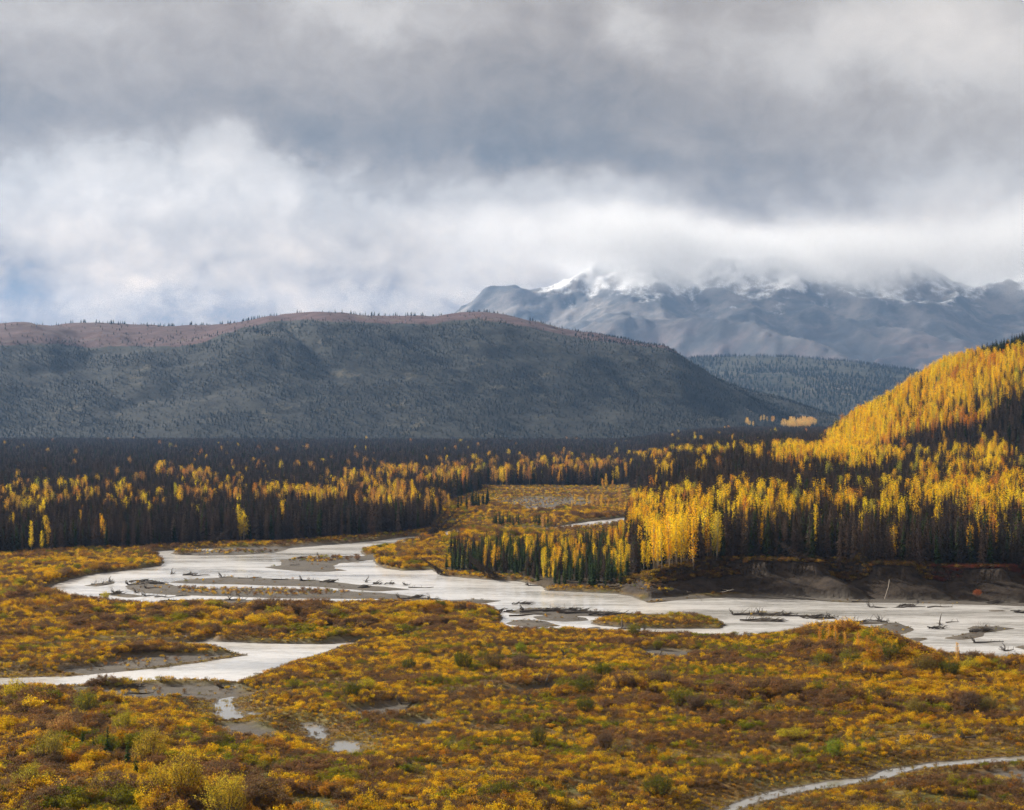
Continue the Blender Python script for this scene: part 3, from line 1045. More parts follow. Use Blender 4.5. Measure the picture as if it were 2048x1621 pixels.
# birch and aspen groves, by heading and by height of the crowns
GROVES = [(60, 1000, 95, 24, .42), (150, 980, 130, 18, .32), (85, 1045, 22, 9, .6), (250, 1000, 60, 16, .42), (385, 947, 52, 9, .75), (325, 932, 20, 8, .45),
          (430, 988, 100, 12, .60), (560, 985, 130, 11, .65), (700, 963, 60, 22, .50), (650, 992, 60, 10, .6), (790, 985, 50, 20, .8), (750, 998, 60, 10, .85),
          (860, 945, 120, 18, .6), (940, 935, 60, 12, .72), (1050, 940, 80, 13, .75), (1130, 930, 100, 17, .62), (1200, 925, 40, 14, .45), (1310, 910, 60, 8, .35),
          (1400, 900, 80, 7, .25), (880, 1002, 34, 12, .9), (560, 930, 200, 10, .10), (300, 975, 300, 25, .12), (1340, 935, 40, 6, .35), (1440, 928, 50, 6, .35), (1592, 905, 50, 16, .95),
          (1500, 905, 40, 7, .35), (1655, 905, 40, 12, .8), (1722, 912, 44, 22, .85), (1785, 905, 30, 16, .7), (1888, 908, 44, 16, .5), (1850, 940, 40, 10, .5), (1985, 905, 46, 26, .95), (1925, 935, 60, 12, .7),
          (2060, 925, 50, 20, .7), (1290, 1020, 60, 32, .85), (1380, 1012, 60, 30, .85), (1480, 1002, 60, 34, .76), (1570, 1004, 60, 30, .70), (1680, 1006, 90, 32, .55),
          (1800, 995, 70, 34, .58), (1900, 985, 90, 40, .66), (2000, 985, 90, 46, .72), (1340, 1058, 70, 26, .85), (1420, 1040, 50, 16, .6), (2200, 980, 150, 50, .6), (-150, 990, 120, 25, .5), (2000, 1060, 100, 14, .12)]
HILL_GROVE = [(1640, 915), (1650, 878), (1700, 814), (1800, 758), (1900, 712), (1960, 702), (2048, 692), (2300, 600), (2500, 640), (2400, 740), (2048, 765), (1985, 795), (1965, 832), (1880, 845), (1820, 852), (1765, 885), (1720, 905)]
wob = (fbm(x, y, 14, 3, 9.0) - .5) * 2
pa = np.zeros(len(x))
for cx, cy, rx, ry, a in GROVES:
    g = np.exp(-1.1 * (((px - cx) / rx) ** 2 + ((pc - cy) / ry) ** 2) ** 1.6)
    pa = np.maximum(pa, a * g)
pa = np.clip(pa * (1 + np.where(px < 1262, 2.6, 1.8) * wob) * np.where(px < 1262, .25, .46) + 0.004, 0.0, 1)
ing = in_poly(HILL_GROVE, px + wob * 14, pc + wob * 8)
pa = np.where(ing & (y > 820), np.clip(.80 + 1.5 * (fbm(x, y, 30, 3, 19.) - .5), .3, .96), pa)
inst = in_poly([(880, 1160), (890, 1060), (1250, 1040), (1262, 1190)], px, pb)          # stand on the tongue of land
pa = np.where(inst, np.where(pc < lerp_table(px, [(880, 1060), (1000, 1063), (1262, 1078)]), .10, 0.06) + 0.4 * np.exp(-((px - 1095) / 34) ** 2 - ((pc - 1075) / 14) ** 2) + .25 * sst(1200, 1262, px), pa)
front_dark = (bt < 34) & (px > 1400) & (y < 600)
pa = np.where(front_dark, pa * .35 + .02, pa)
# live dark spruce against grey leafless ones
pg = 0.10 + 0.35 * (fbm(x, y, 60, 3, 10.0) - .35)
pg = np.maximum(pg, .75 * sst(1030, 1062, pc) * sst(430, 250, px))
pg = np.maximum(pg, .30 * sst(1025, 1050, pc) * sst(1000, 700, px))
pg = np.where(inst, .75, pg)
pg = np.maximum(pg, .45 * ((px > 850) & (px < 1240) & (pc > 944) & (y > 900)))
pg = np.where((px > 1900) & (pc < 735) & ~ing, .95, pg)
pg = np.maximum(pg, .5 * ((px > 1230) & (px < 1320) & (y < 600)))
pg = np.maximum(pg, .30 * front_dark)
u = rng.random(len(x))
kind = np.where(u < pa, 2, np.where(rng.random(len(x)) < pg, 0, 1))
hgt = np.select([kind == 0, kind == 1], [10.0 + 3.8 * rng.random(len(x)) ** 1.5 - 2.5 * rng.random(len(x)), 10.5 + 3.0 * rng.random(len(x)) - 2.5 * rng.random(len(x))], 12.6 - 6.0 * rng.random(len(x)) ** 1.6)
hgt = np.where(inst, hgt * .60, hgt)
hgt = np.where((px < 400) & (y < 640), hgt * .82, hgt)
hgt = np.where((kind == 0) & (rng.random(len(x)) < .25), hgt * .6, hgt)
edge = water_sd(x, y) < 5
hgt = np.where(edge, hgt * .75, hgt)
fat = np.clip(S[:, 2] / 3.0, 1.0, 1.9)


def pal(cols, n_, jit=.12):
    c = np.array(cols, float)[rng.integers(0, len(cols), n_)]
    return np.clip(c * (1 + (rng.random((n_, 1)) - .5) * 2 * jit) * (1 + (rng.random((n_, 3)) - .5) * .1), 0.003, 0.9)


NT_ = len(x)
tint = np.zeros((NT_, 3))
tint[kind == 0] = pal([(.030, .048, .018), (.022, .036, .016), (.038, .050, .020), (.045, .062, .020)], int((kind == 0).sum()), .2)
tint[kind == 1] = pal([(.105, .078, .064), (.075, .058, .050), (.130, .092, .072), (.055, .046, .042)], int((kind == 1).sum()), .35)
gold = pal([(.82, .52, .018), (.86, .60, .02), (.80, .46, .02), (.86, .62, .03)], NT_, .12)
oran = pal([(.62, .25, .030), (.55, .24, .05), (.66, .30, .03)], NT_, .12)
lime = pal([(.42, .40, .05), (.52, .44, .05)], NT_, .12)
fo = fbm(x, y, 22, 3, 12.0) + (rng.random(NT_) - .5) * .42
at_ = np.where((fo > .70)[:, None], oran, np.where((rng.random(NT_) < .05)[:, None], lime, gold))
at_ = np.where(((px < 1250) & (y > 700) & (rng.random(NT_) < .55))[:, None], pal([(.55, .30, .06), (.50, .25, .07), (.60, .36, .06)], NT_), at_)
tint[kind == 2] = at_[kind == 2]

tint[inst & (kind == 0)] *= 1.9
tint[(kind == 0) & ~inst & (y < 700)] *= 1.35
inview = (px > -15) & (px < 2063)


def zone_words(px_, y_, bt_, pb_):
    if px_ > 1262 and bt_ < 60 and y_ < 620:
        return "above the eroded bank"
    if 880 < px_ <= 1290 and y_ < 720:
        return "on the tongue of land"
    if px_ <= 880:
        return "across the river"
    if px_ > 1262:
        return "on the inland terrace"
    return "by the open flats"


def place_words(px_, py_):
    def w_(v):
        v = int(round(min(max(v, 1), 99)))
        one = "one two three four five six seven eight nine ten eleven twelve thirteen fourteen fifteen sixteen seventeen eighteen nineteen".split()
        ten = "twenty thirty forty fifty sixty seventy eighty ninety".split()
        return one[v - 1] if v < 20 else ten[v // 10 - 2] + ("" if v % 10 == 0 else "-" + one[v % 10 - 1])
    return ", %s percent across, %s down" % (w_(px_ / 20.48), w_(py_ / 16.21))


def col_words(c, kd):
    if kd == 0:
        return "dark green spruce"
    if kd == 1:
        return "grey-brown leafless spruce"
    if c[1] / c[0] > .72:
        return "yellow-green poplar"
    if c[1] / c[0] < .48:
        return "orange poplar"
    return "golden poplar"


KNAME = ["spruce_tree", "leafless_spruce_tree", "poplar_tree"]
KMASS = ["spruce_forest", "leafless_forest", "poplar_forest"]
KGRP = ["green spruces along the river", "leafless spruces along the river", "autumn poplars along the river"]
PROT = [SPRUCES, BARES, ASPENS]
rotz = rng.random(NT_) * 6.28
pick = rng.integers(0, 30, NT_)
for kd in range(3):
    sel = kind == kd
    score = np.where(sel & inview, hgt / y * (1 + .0 * x), 0)
    top = np.argsort(-score)[:(255, 290, 262)[kd]]
    istop = np.zeros(NT_, bool)
    istop[top] = True
    pr = PROT[kd]
    for i in top:
        cr_, tr_, _b = pr[pick[i] % len(pr)]
        hw = "short" if hgt[i] < 8 else "tall" if hgt[i] > 12 else "mid-sized"
        lab = hw + " " + col_words(tint[i], kd) + " " + zone_words(px[i], y[i], bt[i], pb[i]) + place_words(px[i], w2px(x[i], y[i], z[i] + hgt[i] * .7)[1])
        single(KNAME[kd], cr_, tr_, (x[i], y[i], z[i] - .1), rotz[i], (hgt[i], hgt[i], hgt[i]), tint[i], lab, "tree", KGRP[kd])
    r_ = sel & ~istop
    m_ = r_.sum()
    wv_ = hgt[r_] * fat[r_] ** .7 * (.75 + .6 * rng.random(m_))
    sc_ = np.stack([wv_, wv_, hgt[r_]], 1)
    scatter(KMASS[kd], [q[2] for q in pr], np.stack([x[r_], y[r_], z[r_] - .1], 1), rotz[r_], sc_, pick[r_] % len(pr), tint[r_])

# trees on the hills behind
S = spots(2830, 4300, 7.0, 0, 7.0, .33)
x, y = S[:, 0], S[:, 1]
z = hill_h(x, y)
rz = np.interp(x, hx, hz)
hpx, hpy = w2px(x, y, z)
tlo = .76 - .14 * sst(520, 380, hpx)
dens = np.clip(1.15 - 1.13 * sst(tlo, tlo + .15, z / np.maximum(rz, 40)) * sst(130, 200, z), .0, 1) * (0.30 + 1.3 * sst(.38, .62, fbm(x, y, 90, 4, 14.)))
dens = np.maximum(dens, .05 * (fbm(x, y, 60, 2, 15.) > .5))
dens = np.maximum(dens, .22 * np.exp(-((hpx - 330) / 190) ** 2 - ((hpy - 685) / 16) ** 2))
dens = np.maximum(dens, .5 * (hpx > 1150) * sst(.6, .8, z / np.maximum(rz, 20)))
k_ = (rng.random(len(x)) < dens) & (z > 1) & (y < 4120) & (x < 980)
x, y, z = x[k_], y[k_], z[k_]
# a thin row of trees along the skyline
rx_ = np.interp(rng.random(420), [0, 1], [-1100, 720])
rx_ = rx_[rng.random(420) < .35 + .65 * (fbm(rx_, rx_ * 0, 60, 2, 3.) > .5)]
x = np.concatenate([x, rx_])
y = np.concatenate([y, HILL_D - 30 + rng.random(len(rx_)) * 50])
z = np.concatenate([z, hill_h(x[len(z):], y[len(z):])])
m_ = len(x)
hh = 3.2 + 3.6 * rng.random(m_) ** 1.5
hh[-len(rx_):] = 6 + 4 * rng.random(len(rx_))
scatter("hillside_forest", [q[2] for q in SPRUCES[:3]], np.stack([x, y, z - .3], 1), rng.random(m_) * 6.28, np.stack([hh * 1.9, hh * 1.9, hh], 1), rng.integers(0, 3, m_),
        pal([(.016, .021, .015), (.024, .029, .019), (.060, .058, .044)], m_, .35))
S = spots(4250, 6900, 17, 0, 17, .33)
x, y = S[:, 0], S[:, 1]
k_ = (x > -250) & (rng.random(len(x)) < .35 + .65 * (fbm(x, y, 260, 4, 16.) > .47))
x, y = x[k_], y[k_]
z = hill2_h(x, y)
k_ = z > 1
x, y, z = x[k_], y[k_], z[k_]
m_ = len(x)
hh = 9.0 + 6 * rng.random(m_)
scatter("distant_forest", [q[2] for q in SPRUCES[:3]], np.stack([x, y, z - .3], 1), rng.random(m_) * 6.28, np.stack([hh * 1.9, hh * 1.9, hh], 1), rng.integers(0, 3, m_),
        pal([(.018, .026, .016), (.024, .034, .018), (.045, .045, .032)], m_, .3))
# plain between the river forest and the foot of the hills
S = spots(2990, 4600, 12, 0, 12, .33)
x, y = S[:, 0], S[:, 1]
k_ = (x > -900)
x, y = x[k_], y[k_]
z = np.maximum(height(x, y), np.where(x < 1050, hill_h(x, y), -9))
k_ = (z < 4) & (z > -1)
x, y, z = x[k_], y[k_], z[k_]
m_ = len(x)
hh = 9.0 + 4 * rng.random(m_)
fpx, fpc = w2px(x, y, z + 9)
tn_ = pal([(.06, .055, .045), (.08, .06, .05), (.03, .042, .02)], m_, .25)
gl = (((fpx - 1597) / 34) ** 2 + ((y - 4100) / 350) ** 2 < 1) | ((rng.random(m_) < .02))
tn_[gl] = pal([(.70, .44, .12)], int(gl.sum()))
scatter("plain_forest", [q[2] for q in SPRUCES[:2] + ASPENS[:2]], np.stack([x, y, z - .2], 1), rng.random(m_) * 6.28, np.stack([hh * 1.6, hh * 1.6, hh * (1 + .3 * gl)], 1),
        np.where(gl, 2, 0) + rng.integers(0, 2, m_), tn_)

# the small yellow-leaved grove at the foot of the hill
gx_ = 380 + rng.random(9000) * 420
gy_ = 2950 + rng.random(9000) * 1000
gz_ = np.maximum(hill_h(gx_, gy_), height(gx_, gy_))
gpx, gpy = w2px(gx_, gy_, gz_ + 6)
k_ = (((gpx - 1598) / 36) ** 2 + ((gpy - 846 + (gpx - 1598) * .06) / 7.5) ** 2 < 1) & (gz_ > 0)
k_ |= (((gpx - 1520) / 32) ** 2 + ((gpy - 842 + (gpx - 1520) * .1) / 5) ** 2 < 1) & (gz_ > 0) & (rng.random(9000) < .25)
m_ = int(k_.sum())
if m_:
    hh = 9 + 4 * rng.random(m_)
    scatter("yellow_grove", [q[2] for q in ASPENS[:3]], np.stack([gx_, gy_, gz_ - .2], 1)[k_], rng.random(m_) * 6.28, np.stack([hh * 1.7, hh * 1.7, hh], 1), rng.integers(0, 3, m_), pal([(.85, .55, .14), (.85, .62, .20)], m_, .1))

# ------------------------------------------------------------------ shrubs on the flood plain
def shrub_field(S):
    x, y = S[:, 0], S[:, 1]
    s = water_sd(x, y)
    z = height(x, y)
    px, py = w2px(x, y, z)
    grav = np.maximum(sst(1.0, -1.0, samp(G_B, x, y)), sst(1.5, -1.5, samp(G_G, x, y) + (fbm(x, y, 6, 3, 4.0) - .5) * np.where(y > 700, 26, 6)))
    ok = (s > .5) & ~wood_at(x, y) & (z < np.where(px < 1330, 8.0, 2.6)) & (y < 1260)
    t, _ = bank_t(x, y)
    ok &= ~((px > 1150 + 210 * fbm(x, y, 7, 3, 33.) + 40 * rng.random(len(x)) + 3 * np.clip(t, 0, 20)) & (t > -2) & (y > 400))
    pr = np.where(grav > .4, 0.035, 1.0)
    # bushes that have taken hold on the bars
    for cx, cy, rx, ry, a in ((640, 1120, 60, 5, .5), (530, 1184, 170, 8, .7), (470, 1104, 90, 4, .45), (385, 1176, 30, 4, .6), (300, 1325, 120, 10, .25), (1100, 1000, 160, 30, .45), (1900, 1570, 200, 25, .25), (270, 1395, 260, 14, .15), (1080, 1238, 60, 3, .1)):
        pr = np.maximum(pr, a * (((px - cx) / rx) ** 2 + ((py - cy) / ry) ** 2 < 1))
    bare = sst(.60, .70, fbm(x, y, 9, 4, 21.)) * .8
    pr = pr * (1 - bare * (y < 420))
    swale = np.exp(-((fbm(x * .45, y, 26, 3, 41.) - .5) / .022) ** 2)
    pr = pr * (1 - .85 * swale * (y < 430))
    return x, y, z, s, px, py, ok, pr, grav


TALLZ = [(230, 1570, 330, 100, 1.9), (520, 1600, 200, 45, 1.5), (90, 1440, 170, 50, 1.5), (150, 1150, 190, 30, 1.1), (60, 1200, 90, 60, 1.3), (500, 1240, 360, 30, 1.3), (870, 1235, 140, 22, 1.2), (150, 1235, 180, 30, 1.0), (1700, 1290, 120, 26, 2.4),
         (1850, 1335, 150, 28, 2.2), (2030, 1350, 60, 25, 1.4), (1240, 1385, 130, 22, 1.3), (1700, 1400, 260, 30, 1.2), (560, 1340, 100, 16, 1.6), (300, 1370, 160, 8, 1.0), (800, 1120, 80, 20, 1.2), (960, 1075, 120, 14, 1.4), (1150, 1030, 120, 14, .8),
         (950, 1020, 90, 14, 1.0), (260, 1300, 150, 8, .7), (1060, 1600, 200, 40, .6), (1380, 1240, 60, 8, .4)]


def shrub_look(x, y, px, py):
    ht = 0.62 + 0.5 * fbm(x, y, 11, 3, 22.) ** 1.5
    add = 0
    for cx, cy, rx, ry, a in TALLZ:
        add = np.maximum(add, a * np.exp(-(((px - cx) / rx) ** 2 + ((py - cy) / ry) ** 2) ** 1.5))
    n_ = len(x)
    ht = ht + add * (0.35 + 0.9 * sst(.35, .7, fbm(x, y, 6, 3, 23.)))
    ht = ht * (.75 + .5 * rng.random(n_))
    a1 = fbm(x, y, 16, 4, 24.)
    a2 = fbm(x, y, 4, 3, 25.) + (rng.random(n_) - .5) * .78
    gold = pal([(.72, .46, .018), (.76, .52, .022), (.66, .40, .018)], n_, .2)
    oran = pal([(.54, .29, .024), (.48, .23, .028), (.58, .33, .022)], n_, .2)
    rust = pal([(.33, .16, .036), (.29, .15, .045), (.36, .19, .038)], n_, .25)
    oliv = pal([(.24, .225, .018), (.34, .30, .02), (.17, .18, .016)], n_, .25)
    brwn = pal([(.17, .105, .055), (.20, .125, .062)], n_, .25)
    v_ = a2 * .8 + .1 + .40 * (a1 - .5)
    c = np.where((v_ > .51)[:, None], oran, rust)
    c = np.where((v_ > .60)[:, None], gold, c)
    c = np.where((v_ < .40)[:, None], brwn, c)
    tw = sst(.60, .66, fbm(x * .8, y, 13, 3, 43.)) * (rng.random(n_) < .6)
    ht = ht * (1 + .25 * tw)
    c = np.where((tw > .5)[:, None], pal([(.22, .125, .060), (.26, .14, .055), (.18, .11, .06)], n_, .25), c)
    g_ = fbm(x, y, 7, 3, 26.)
    c = np.where(((g_ > .62) & (rng.random(n_) < .55))[:, None], oliv, c)
    # far side flats glow more orange, the near left corner is browner and greener
    return ht, c, v_


S = np.concatenate([spots(186, 420, .88, 0, 9, .30), spots(420, 1260, 1.35, .0026, 9, .30)])
x, y, z, s, px, py, ok, pr, grav = shrub_field(S)
k_ = ok & (rng.random(len(x)) < pr)
x, y, z, s, px, py, grav = (q[k_] for q in (x, y, z, s, px, py, grav))
ht, c, v_ = shrub_look(x, y, px, py)
ht = ht * np.where(y < 340, .25 + .75 * sst(0, 7, s), np.where(y < 480, .45 + .55 * sst(0, 4, s), 1)) * np.where(grav > .4, .8, 1) * np.where(y > 560, 1.25, 1)
SN = len(x)
tall = ht > 1.55
pick = np.where(tall, rng.integers(0, 4, SN), rng.integers(0, 7, SN))
rotz = rng.random(SN) * 6.28
# the low mass
q = ~tall
wsc = ht * (.85 + .45 * rng.random(SN))
scatter("shrub_cover", [m_[2] for m_ in SHRUBS], np.stack([x, y, z - .03], 1)[q], rotz[q], np.stack([wsc, wsc, ht], 1)[q], pick[q], c[q])
# tall bushes: the 300 that show largest are things of their own
idx = np.nonzero(tall)[0]
# thin them out so that each reads as a bush
keep = rng.random(len(idx)) < np.clip(1.5 / ht[idx] ** 1.5 + .06, 0, 1)
low_i = idx[~keep]
idx = idx[keep]
hh = np.full(len(low_i), .9) * (.7 + .6 * rng.random(len(low_i)))
scatter("low_shrub_cover", [m_[2] for m_ in SHRUBS], np.stack([x, y, z - .03], 1)[low_i], rotz[low_i], np.stack([hh * 1.2, hh * 1.2, hh], 1), rng.integers(0, 7, len(low_i)), c[low_i])
sc_view = np.where((px[idx] > 0) & (px[idx] < 2048) & (py[idx] < 1640), ht[idx] / y[idx], 0)
order = np.argsort(-sc_view)


def shrub_words(c_, px_, py_):
    cw = "olive green" if c_[1] / c_[0] > .8 else "golden yellow" if c_[1] / c_[0] > .52 else "orange" if c_[0] > .36 else "rusty brown" if c_[0] > .2 else "bare twiggy brown"
    if py_ > 1440:
        zw = "in the near corner thicket" if px_ < 500 else "on the near plain"
    elif py_ > 1370:
        zw = "on the middle plain"
    elif py_ > 1255:
        zw = "by the side channel" if px_ < 700 else "behind the river bend" if px_ < 1450 else "on the near shore"
    elif py_ > 1090:
        zw = "inside the river bend" if px_ < 350 else "between the two channels" if px_ < 1010 else "on the green bar"
    else:
        zw = "on the tongue of land" if py_ > 1058 else "on the open flats"
    return cw, zw


SH_TALL = [m_ for m_ in TALLS]
NBUSH = 225
for i in idx[order[:NBUSH]]:
    cr_, tr_, _b = SH_TALL[pick[i] % 4]
    cw, zw = shrub_words(c[i], px[i], py[i])
    sz = "chest-high" if ht[i] < 2 else "tall" if ht[i] < 3 else "very tall"
    w_ = ht[i] * (1.0 + .35 * rng.random())
    single("willow_shrub", cr_, tr_, (x[i], y[i], z[i] - .05), rotz[i], (w_, w_, ht[i]), c[i], sz + " " + cw + " shrub " + zw + place_words(px[i], w2px(x[i], y[i], z[i] + ht[i] * .6)[1]), "shrub", "willow shrubs on the flood plain", crown_name="foliage", trunk_name="stems")
rest = idx[order[NBUSH:]]
wr = ht[rest] * (1.0 + .35 * rng.random(len(rest)))
scatter("willow_thicket", [m_[2] for m_ in SH_TALL], np.stack([x, y, z - .05], 1)[rest], rotz[rest], np.stack([wr, wr, ht[rest]], 1), pick[rest] % 4, c[rest])

# low ground cover among the shrubs
S = np.concatenate([spots(186, 440, .78, 0, 9, .30), spots(440, 620, 1.3, 0, 9, .28)])
x, y, z, s, px, py, ok, pr, grav = shrub_field(S)
ok = ((s > .15) | ((y < 330) & (s > -.8) & (rng.random(len(x)) < .35))) & ~wood_at(x, y) & (z < np.where(px < 1330, 8.0, 2.6))
t_, _ = bank_t(x, y)
ok &= ~((px > 1150 + 210 * fbm(x, y, 7, 3, 33.) + 40 * rng.random(len(x)) + 3 * np.clip(t_, 0, 20)) & (t_ > -2) & (y > 400))
k_ = ok & (rng.random(len(x)) < np.where(grav > .4, .05, .70))
x, y, z, px, py = (q[k_] for q in (x, y, z, px, py))
ht, c, v_ = shrub_look(x, y, px, py)
m_ = len(x)
hh = .22 + .22 * rng.random(m_)
yel = fbm(x, y, 7, 3, 30.) > .50
c2 = np.where(yel[:, None], pal([(.44, .30, .025), (.34, .25, .03), (.28, .18, .03)], m_, .2), pal([(.17, .10, .035), (.12, .09, .03), (.19, .13, .04)], m_, .2))
scatter("ground_cover", [q[2] for q in TUFTS], np.stack([x, y, z - .02], 1), rng.random(m_) * 6.28, np.stack([hh * 1.5, hh * 1.5, hh], 1), rng.integers(0, 3, m_), c2)

# ------------------------------------------------------------------ the air of the valley
M_HAZE, n, out = material("valley_air")
pv = n.node('ShaderNodeVolumePrincipled')
pv.inputs['Color'].default_value = (0.31, 0.545, 0.97, 1)
pv.inputs['Density'].default_value = HAZE_DENSITY
pv.inputs['Anisotropy'].default_value = 0.25
n.l.new(pv.outputs[0], out.inputs['Volume'])


def box(name, x0, x1, y0, y1, z0, z1, mat, **props):
    v_ = [(a, b_, c_) for c_ in (z0, z1) for b_ in (y0, y1) for a in (x0, x1)]
    q_ = [0, 2, 3, 1, 4, 5, 7, 6, 0, 1, 5, 4, 1, 3, 7, 5, 3, 2, 6, 7, 2, 0, 4, 6]
    return link(name, new_mesh(name, v_, q_, 4, False, [mat]), **props)


box("haze", -15000, 15000, -600, 21500, -3.0, 1400.0, M_HAZE, kind='stuff')

# ------------------------------------------------------------------ wisps of cloud that hide the summits
M_MIST, n, out = material("summit_cloud")
pv = n.node('ShaderNodeVolumePrincipled')
pv.inputs['Color'].default_value = (0.86, 0.87, 0.89, 1)
pv.inputs['Anisotropy'].default_value = 0.4
p = pos(n)
z_ = n.sep(p)[2]
w_ = n.noise(n.v('MULTIPLY', p, (1, .5, 1.8)), 0.0012, 6, 0.62)
up_ = n.m('ADD', n.m('MULTIPLY', n.m('SUBTRACT', w_, 0.5), 700), z_)
dn = n.m('MULTIPLY', n.ramp(up_, 715, 1040), 0.0036)
dn = n.m('MULTIPLY', dn, n.ramp(n.m('ADD', z_, n.m('MULTIPLY', w_, -760)), 800, 470))
dn = n.m('MULTIPLY', dn, n.ramp(n.m('ADD', n.sep(p)[0], n.m('MULTIPLY', w_, 1500)), 100, 1700))
n.put(pv.inputs['Density'], dn)
n.l.new(pv.outputs[0], out.inputs['Volume'])
box("summit_mist", -2700, 5200, 9500, 11600, 640.0, 1290.0, M_MIST, kind='stuff')


# ------------------------------------------------------------------ single plants and wood that the photograph picks out
def at(px_, py_, dz=0.0):
    """point of the land seen at a photo pixel"""
    z = 0.0
    for _ in range(12):
        X_, Y_ = px2w(px_, py_, z)
        z = .5 * z + .5 * float(max(0, height(np.array([X_]), np.array([Y_]))[0]))
    return X_, Y_, z + dz


BIG = [shrub(130 + k, 4200, .024, 44, .46, 1, .8) for k in range(3)]
ROUND = [shrub(140 + k, 2600, .034, 60, .50, .5, .6) for k in range(3)]
GR1, GR2, BR1, YG = (.12, .135, .016), (.22, .215, .022), (.17, .115, .075), (.55, .46, .03)
BUSHES = [
    (817, 1342, 1.9, 1.9, GR1, "small round dark green willow bush among orange scrub, west of the green pair"),
    (848, 1312, 1.4, 1.8, GR2, "low green bush behind the round dark green one"),
    (926, 1338, 2.5, 3.0, GR1, "broad dome of green willow next to the brown bush"),
    (968, 1322, 1.6, 1.7, GR2, "green bush tucked behind the brown dome"),
    (986, 1339, 2.3, 3.1, (.20, .14, .05), "dark olive-brown domed bush between green dome and brown thicket"),
    (1043, 1340, 2.4, 2.6, BR1, "purple-brown leafless bush east of the domed pair"),
    (1042, 1308, 1.7, 1.9, (.28, .34, .02), "bright green small bush alone on brown scrub"),
    (953, 1298, 1.4, 1.6, BR1, "small brown bush near the bend's tip"),
    (1268, 1273, 2.0, 2.2, GR2, "green willow bush by the braided pools"),
    (1316, 1300, 1.7, 1.5, GR2, "slender green bush beside a grey gravel patch"),
    (1345, 1285, 1.4, 1.8, GR2, "low yellowish green bush near the shore gravel"),
    (1130, 1388, 2.2, 3.0, GR2, "western green bush of the middle thicket"),
    (1168, 1394, 2.6, 3.0, GR1, "dark green tall bush of the middle thicket"),
    (1205, 1362, 2.4, 3.0, GR1, "dark green bush rising behind the middle thicket"),
    (1250, 1384, 2.6, 3.2, BR1, "brown leafless bush of the middle thicket"),
    (1318, 1376, 2.5, 3.4, BR1, "dusky brown wide bush beyond the middle thicket"),
    (1365, 1412, 2.2, 4.0, GR2, "wide green bush in the plain's centre right"),
    (1390, 1420, 1.8, 2.4, BR1, "brown bush touching the wide green one"),
    (1170, 1426, 1.9, 2.2, GR1, "solitary dark green round bush below the middle thicket"),
    (1077, 1492, 2.1, 1.9, (.13, .14, .03), "very dark green bush over yellow scrub"),
    (1212, 1502, 2.2, 1.8, BR1, "upright dark brown twiggy bush on the near plain"),
    (1303, 1512, 1.2, 1.2, GR1, "small dark green bush on the near plain"),
    (1670, 1518, 2.1, 1.9, (.26, .34, .025), "bright green round bush above the stream"),
    (1585, 1480, 1.3, 4.0, YG, "wide yellow-green low bush on rusty scrub"),
    (1002, 1604, 1.9, 1.8, (.12, .13, .03), "near black-green bush by the bottom edge"),
    (1318, 1594, 2.0, 3.0, GR1, "broad green bush west of the stream"),
    (1600, 1512, 1.2, 1.6, GR2, "small green bush beside the yellow scrub"),
    (1700, 1336, 2.6, 3.2, GR2, "green bush in the shore thicket, under the orange saplings"),
    (1645, 1332, 2.0, 3.0, GR2, "low green bush at the thicket's western end"),
    (1785, 1336, 3.6, 4.0, GR1, "largest round dark green willow on the near shore"),
    (1750, 1330, 2.4, 2.6, GR2, "olive bush leaning on the largest green willow"),
    (1850, 1352, 2.8, 3.2, (.22, .17, .04), "olive-brown bush in the shore thicket"),
    (1900, 1356, 2.5, 3.0, GR1, "dark green bush near the thicket's eastern end"),
    (1940, 1348, 2.2, 2.6, YG, "yellow-green bush close to the lone sapling"),
    (1640, 1398, 2.3, 2.8, GR2, "green bush in the second thicket row"),
    (1690, 1408, 2.5, 3.0, GR1, "dark green bush in the second thicket row"),
    (1750, 1404, 2.0, 2.8, GR1, "low dark bush behind the second thicket row"),
    (1937, 1424, 2.5, 2.4, BR1, "brown leafless bush at the plain's eastern side"),
    (1978, 1428, 2.2, 2.2, (.24, .2, .05), "olive-brown bush next to the eastern brown one"),
    (1830, 1432, 2.0, 2.2, (.3, .24, .05), "olive bush standing free on the eastern plain"),
    (705, 1396, 1.9, 2.6, GR1, "dark green bush right of the first pond"),
    (735, 1384, 1.8, 2.2, YG, "yellow-green bush beyond the first pond"),
    (588, 1378, 1.4, 1.4, GR2, "small green bush by the rusty shore scrub"),
    (172, 1432, 3.0, 3.2, (.24, .24, .03), "olive green round willow over the brown scrub"),
    (30, 1412, 3.2, 3.6, (.58, .46, .03), "large yellow-green willow at the photo's western edge"),
    (210, 1010 + 190, 1.6, 2.0, YG, "yellow bush on the inner bend shore"),
    (500, 1246, 2.0, 2.6, BR1, "brown bush on the strip between the channels"),
    (415, 1262, 1.4, 2.2, GR1, "dark green low bush on the strip between the channels"),
]
for k, (bx_, by_, hh_, ww_, col_, lab_) in enumerate(BUSHES):
    c_, t_m, _b = ROUND[k % 3]
    hh_, ww_ = hh_ * 1.3, ww_ * 1.1
    single("willow_bush", c_, t_m, at(bx_, by_, -.05), k * 1.7, (ww_, ww_, hh_), col_, lab_, "bush", "distinct bushes on the plain", crown_name="foliage", trunk_name="stems")
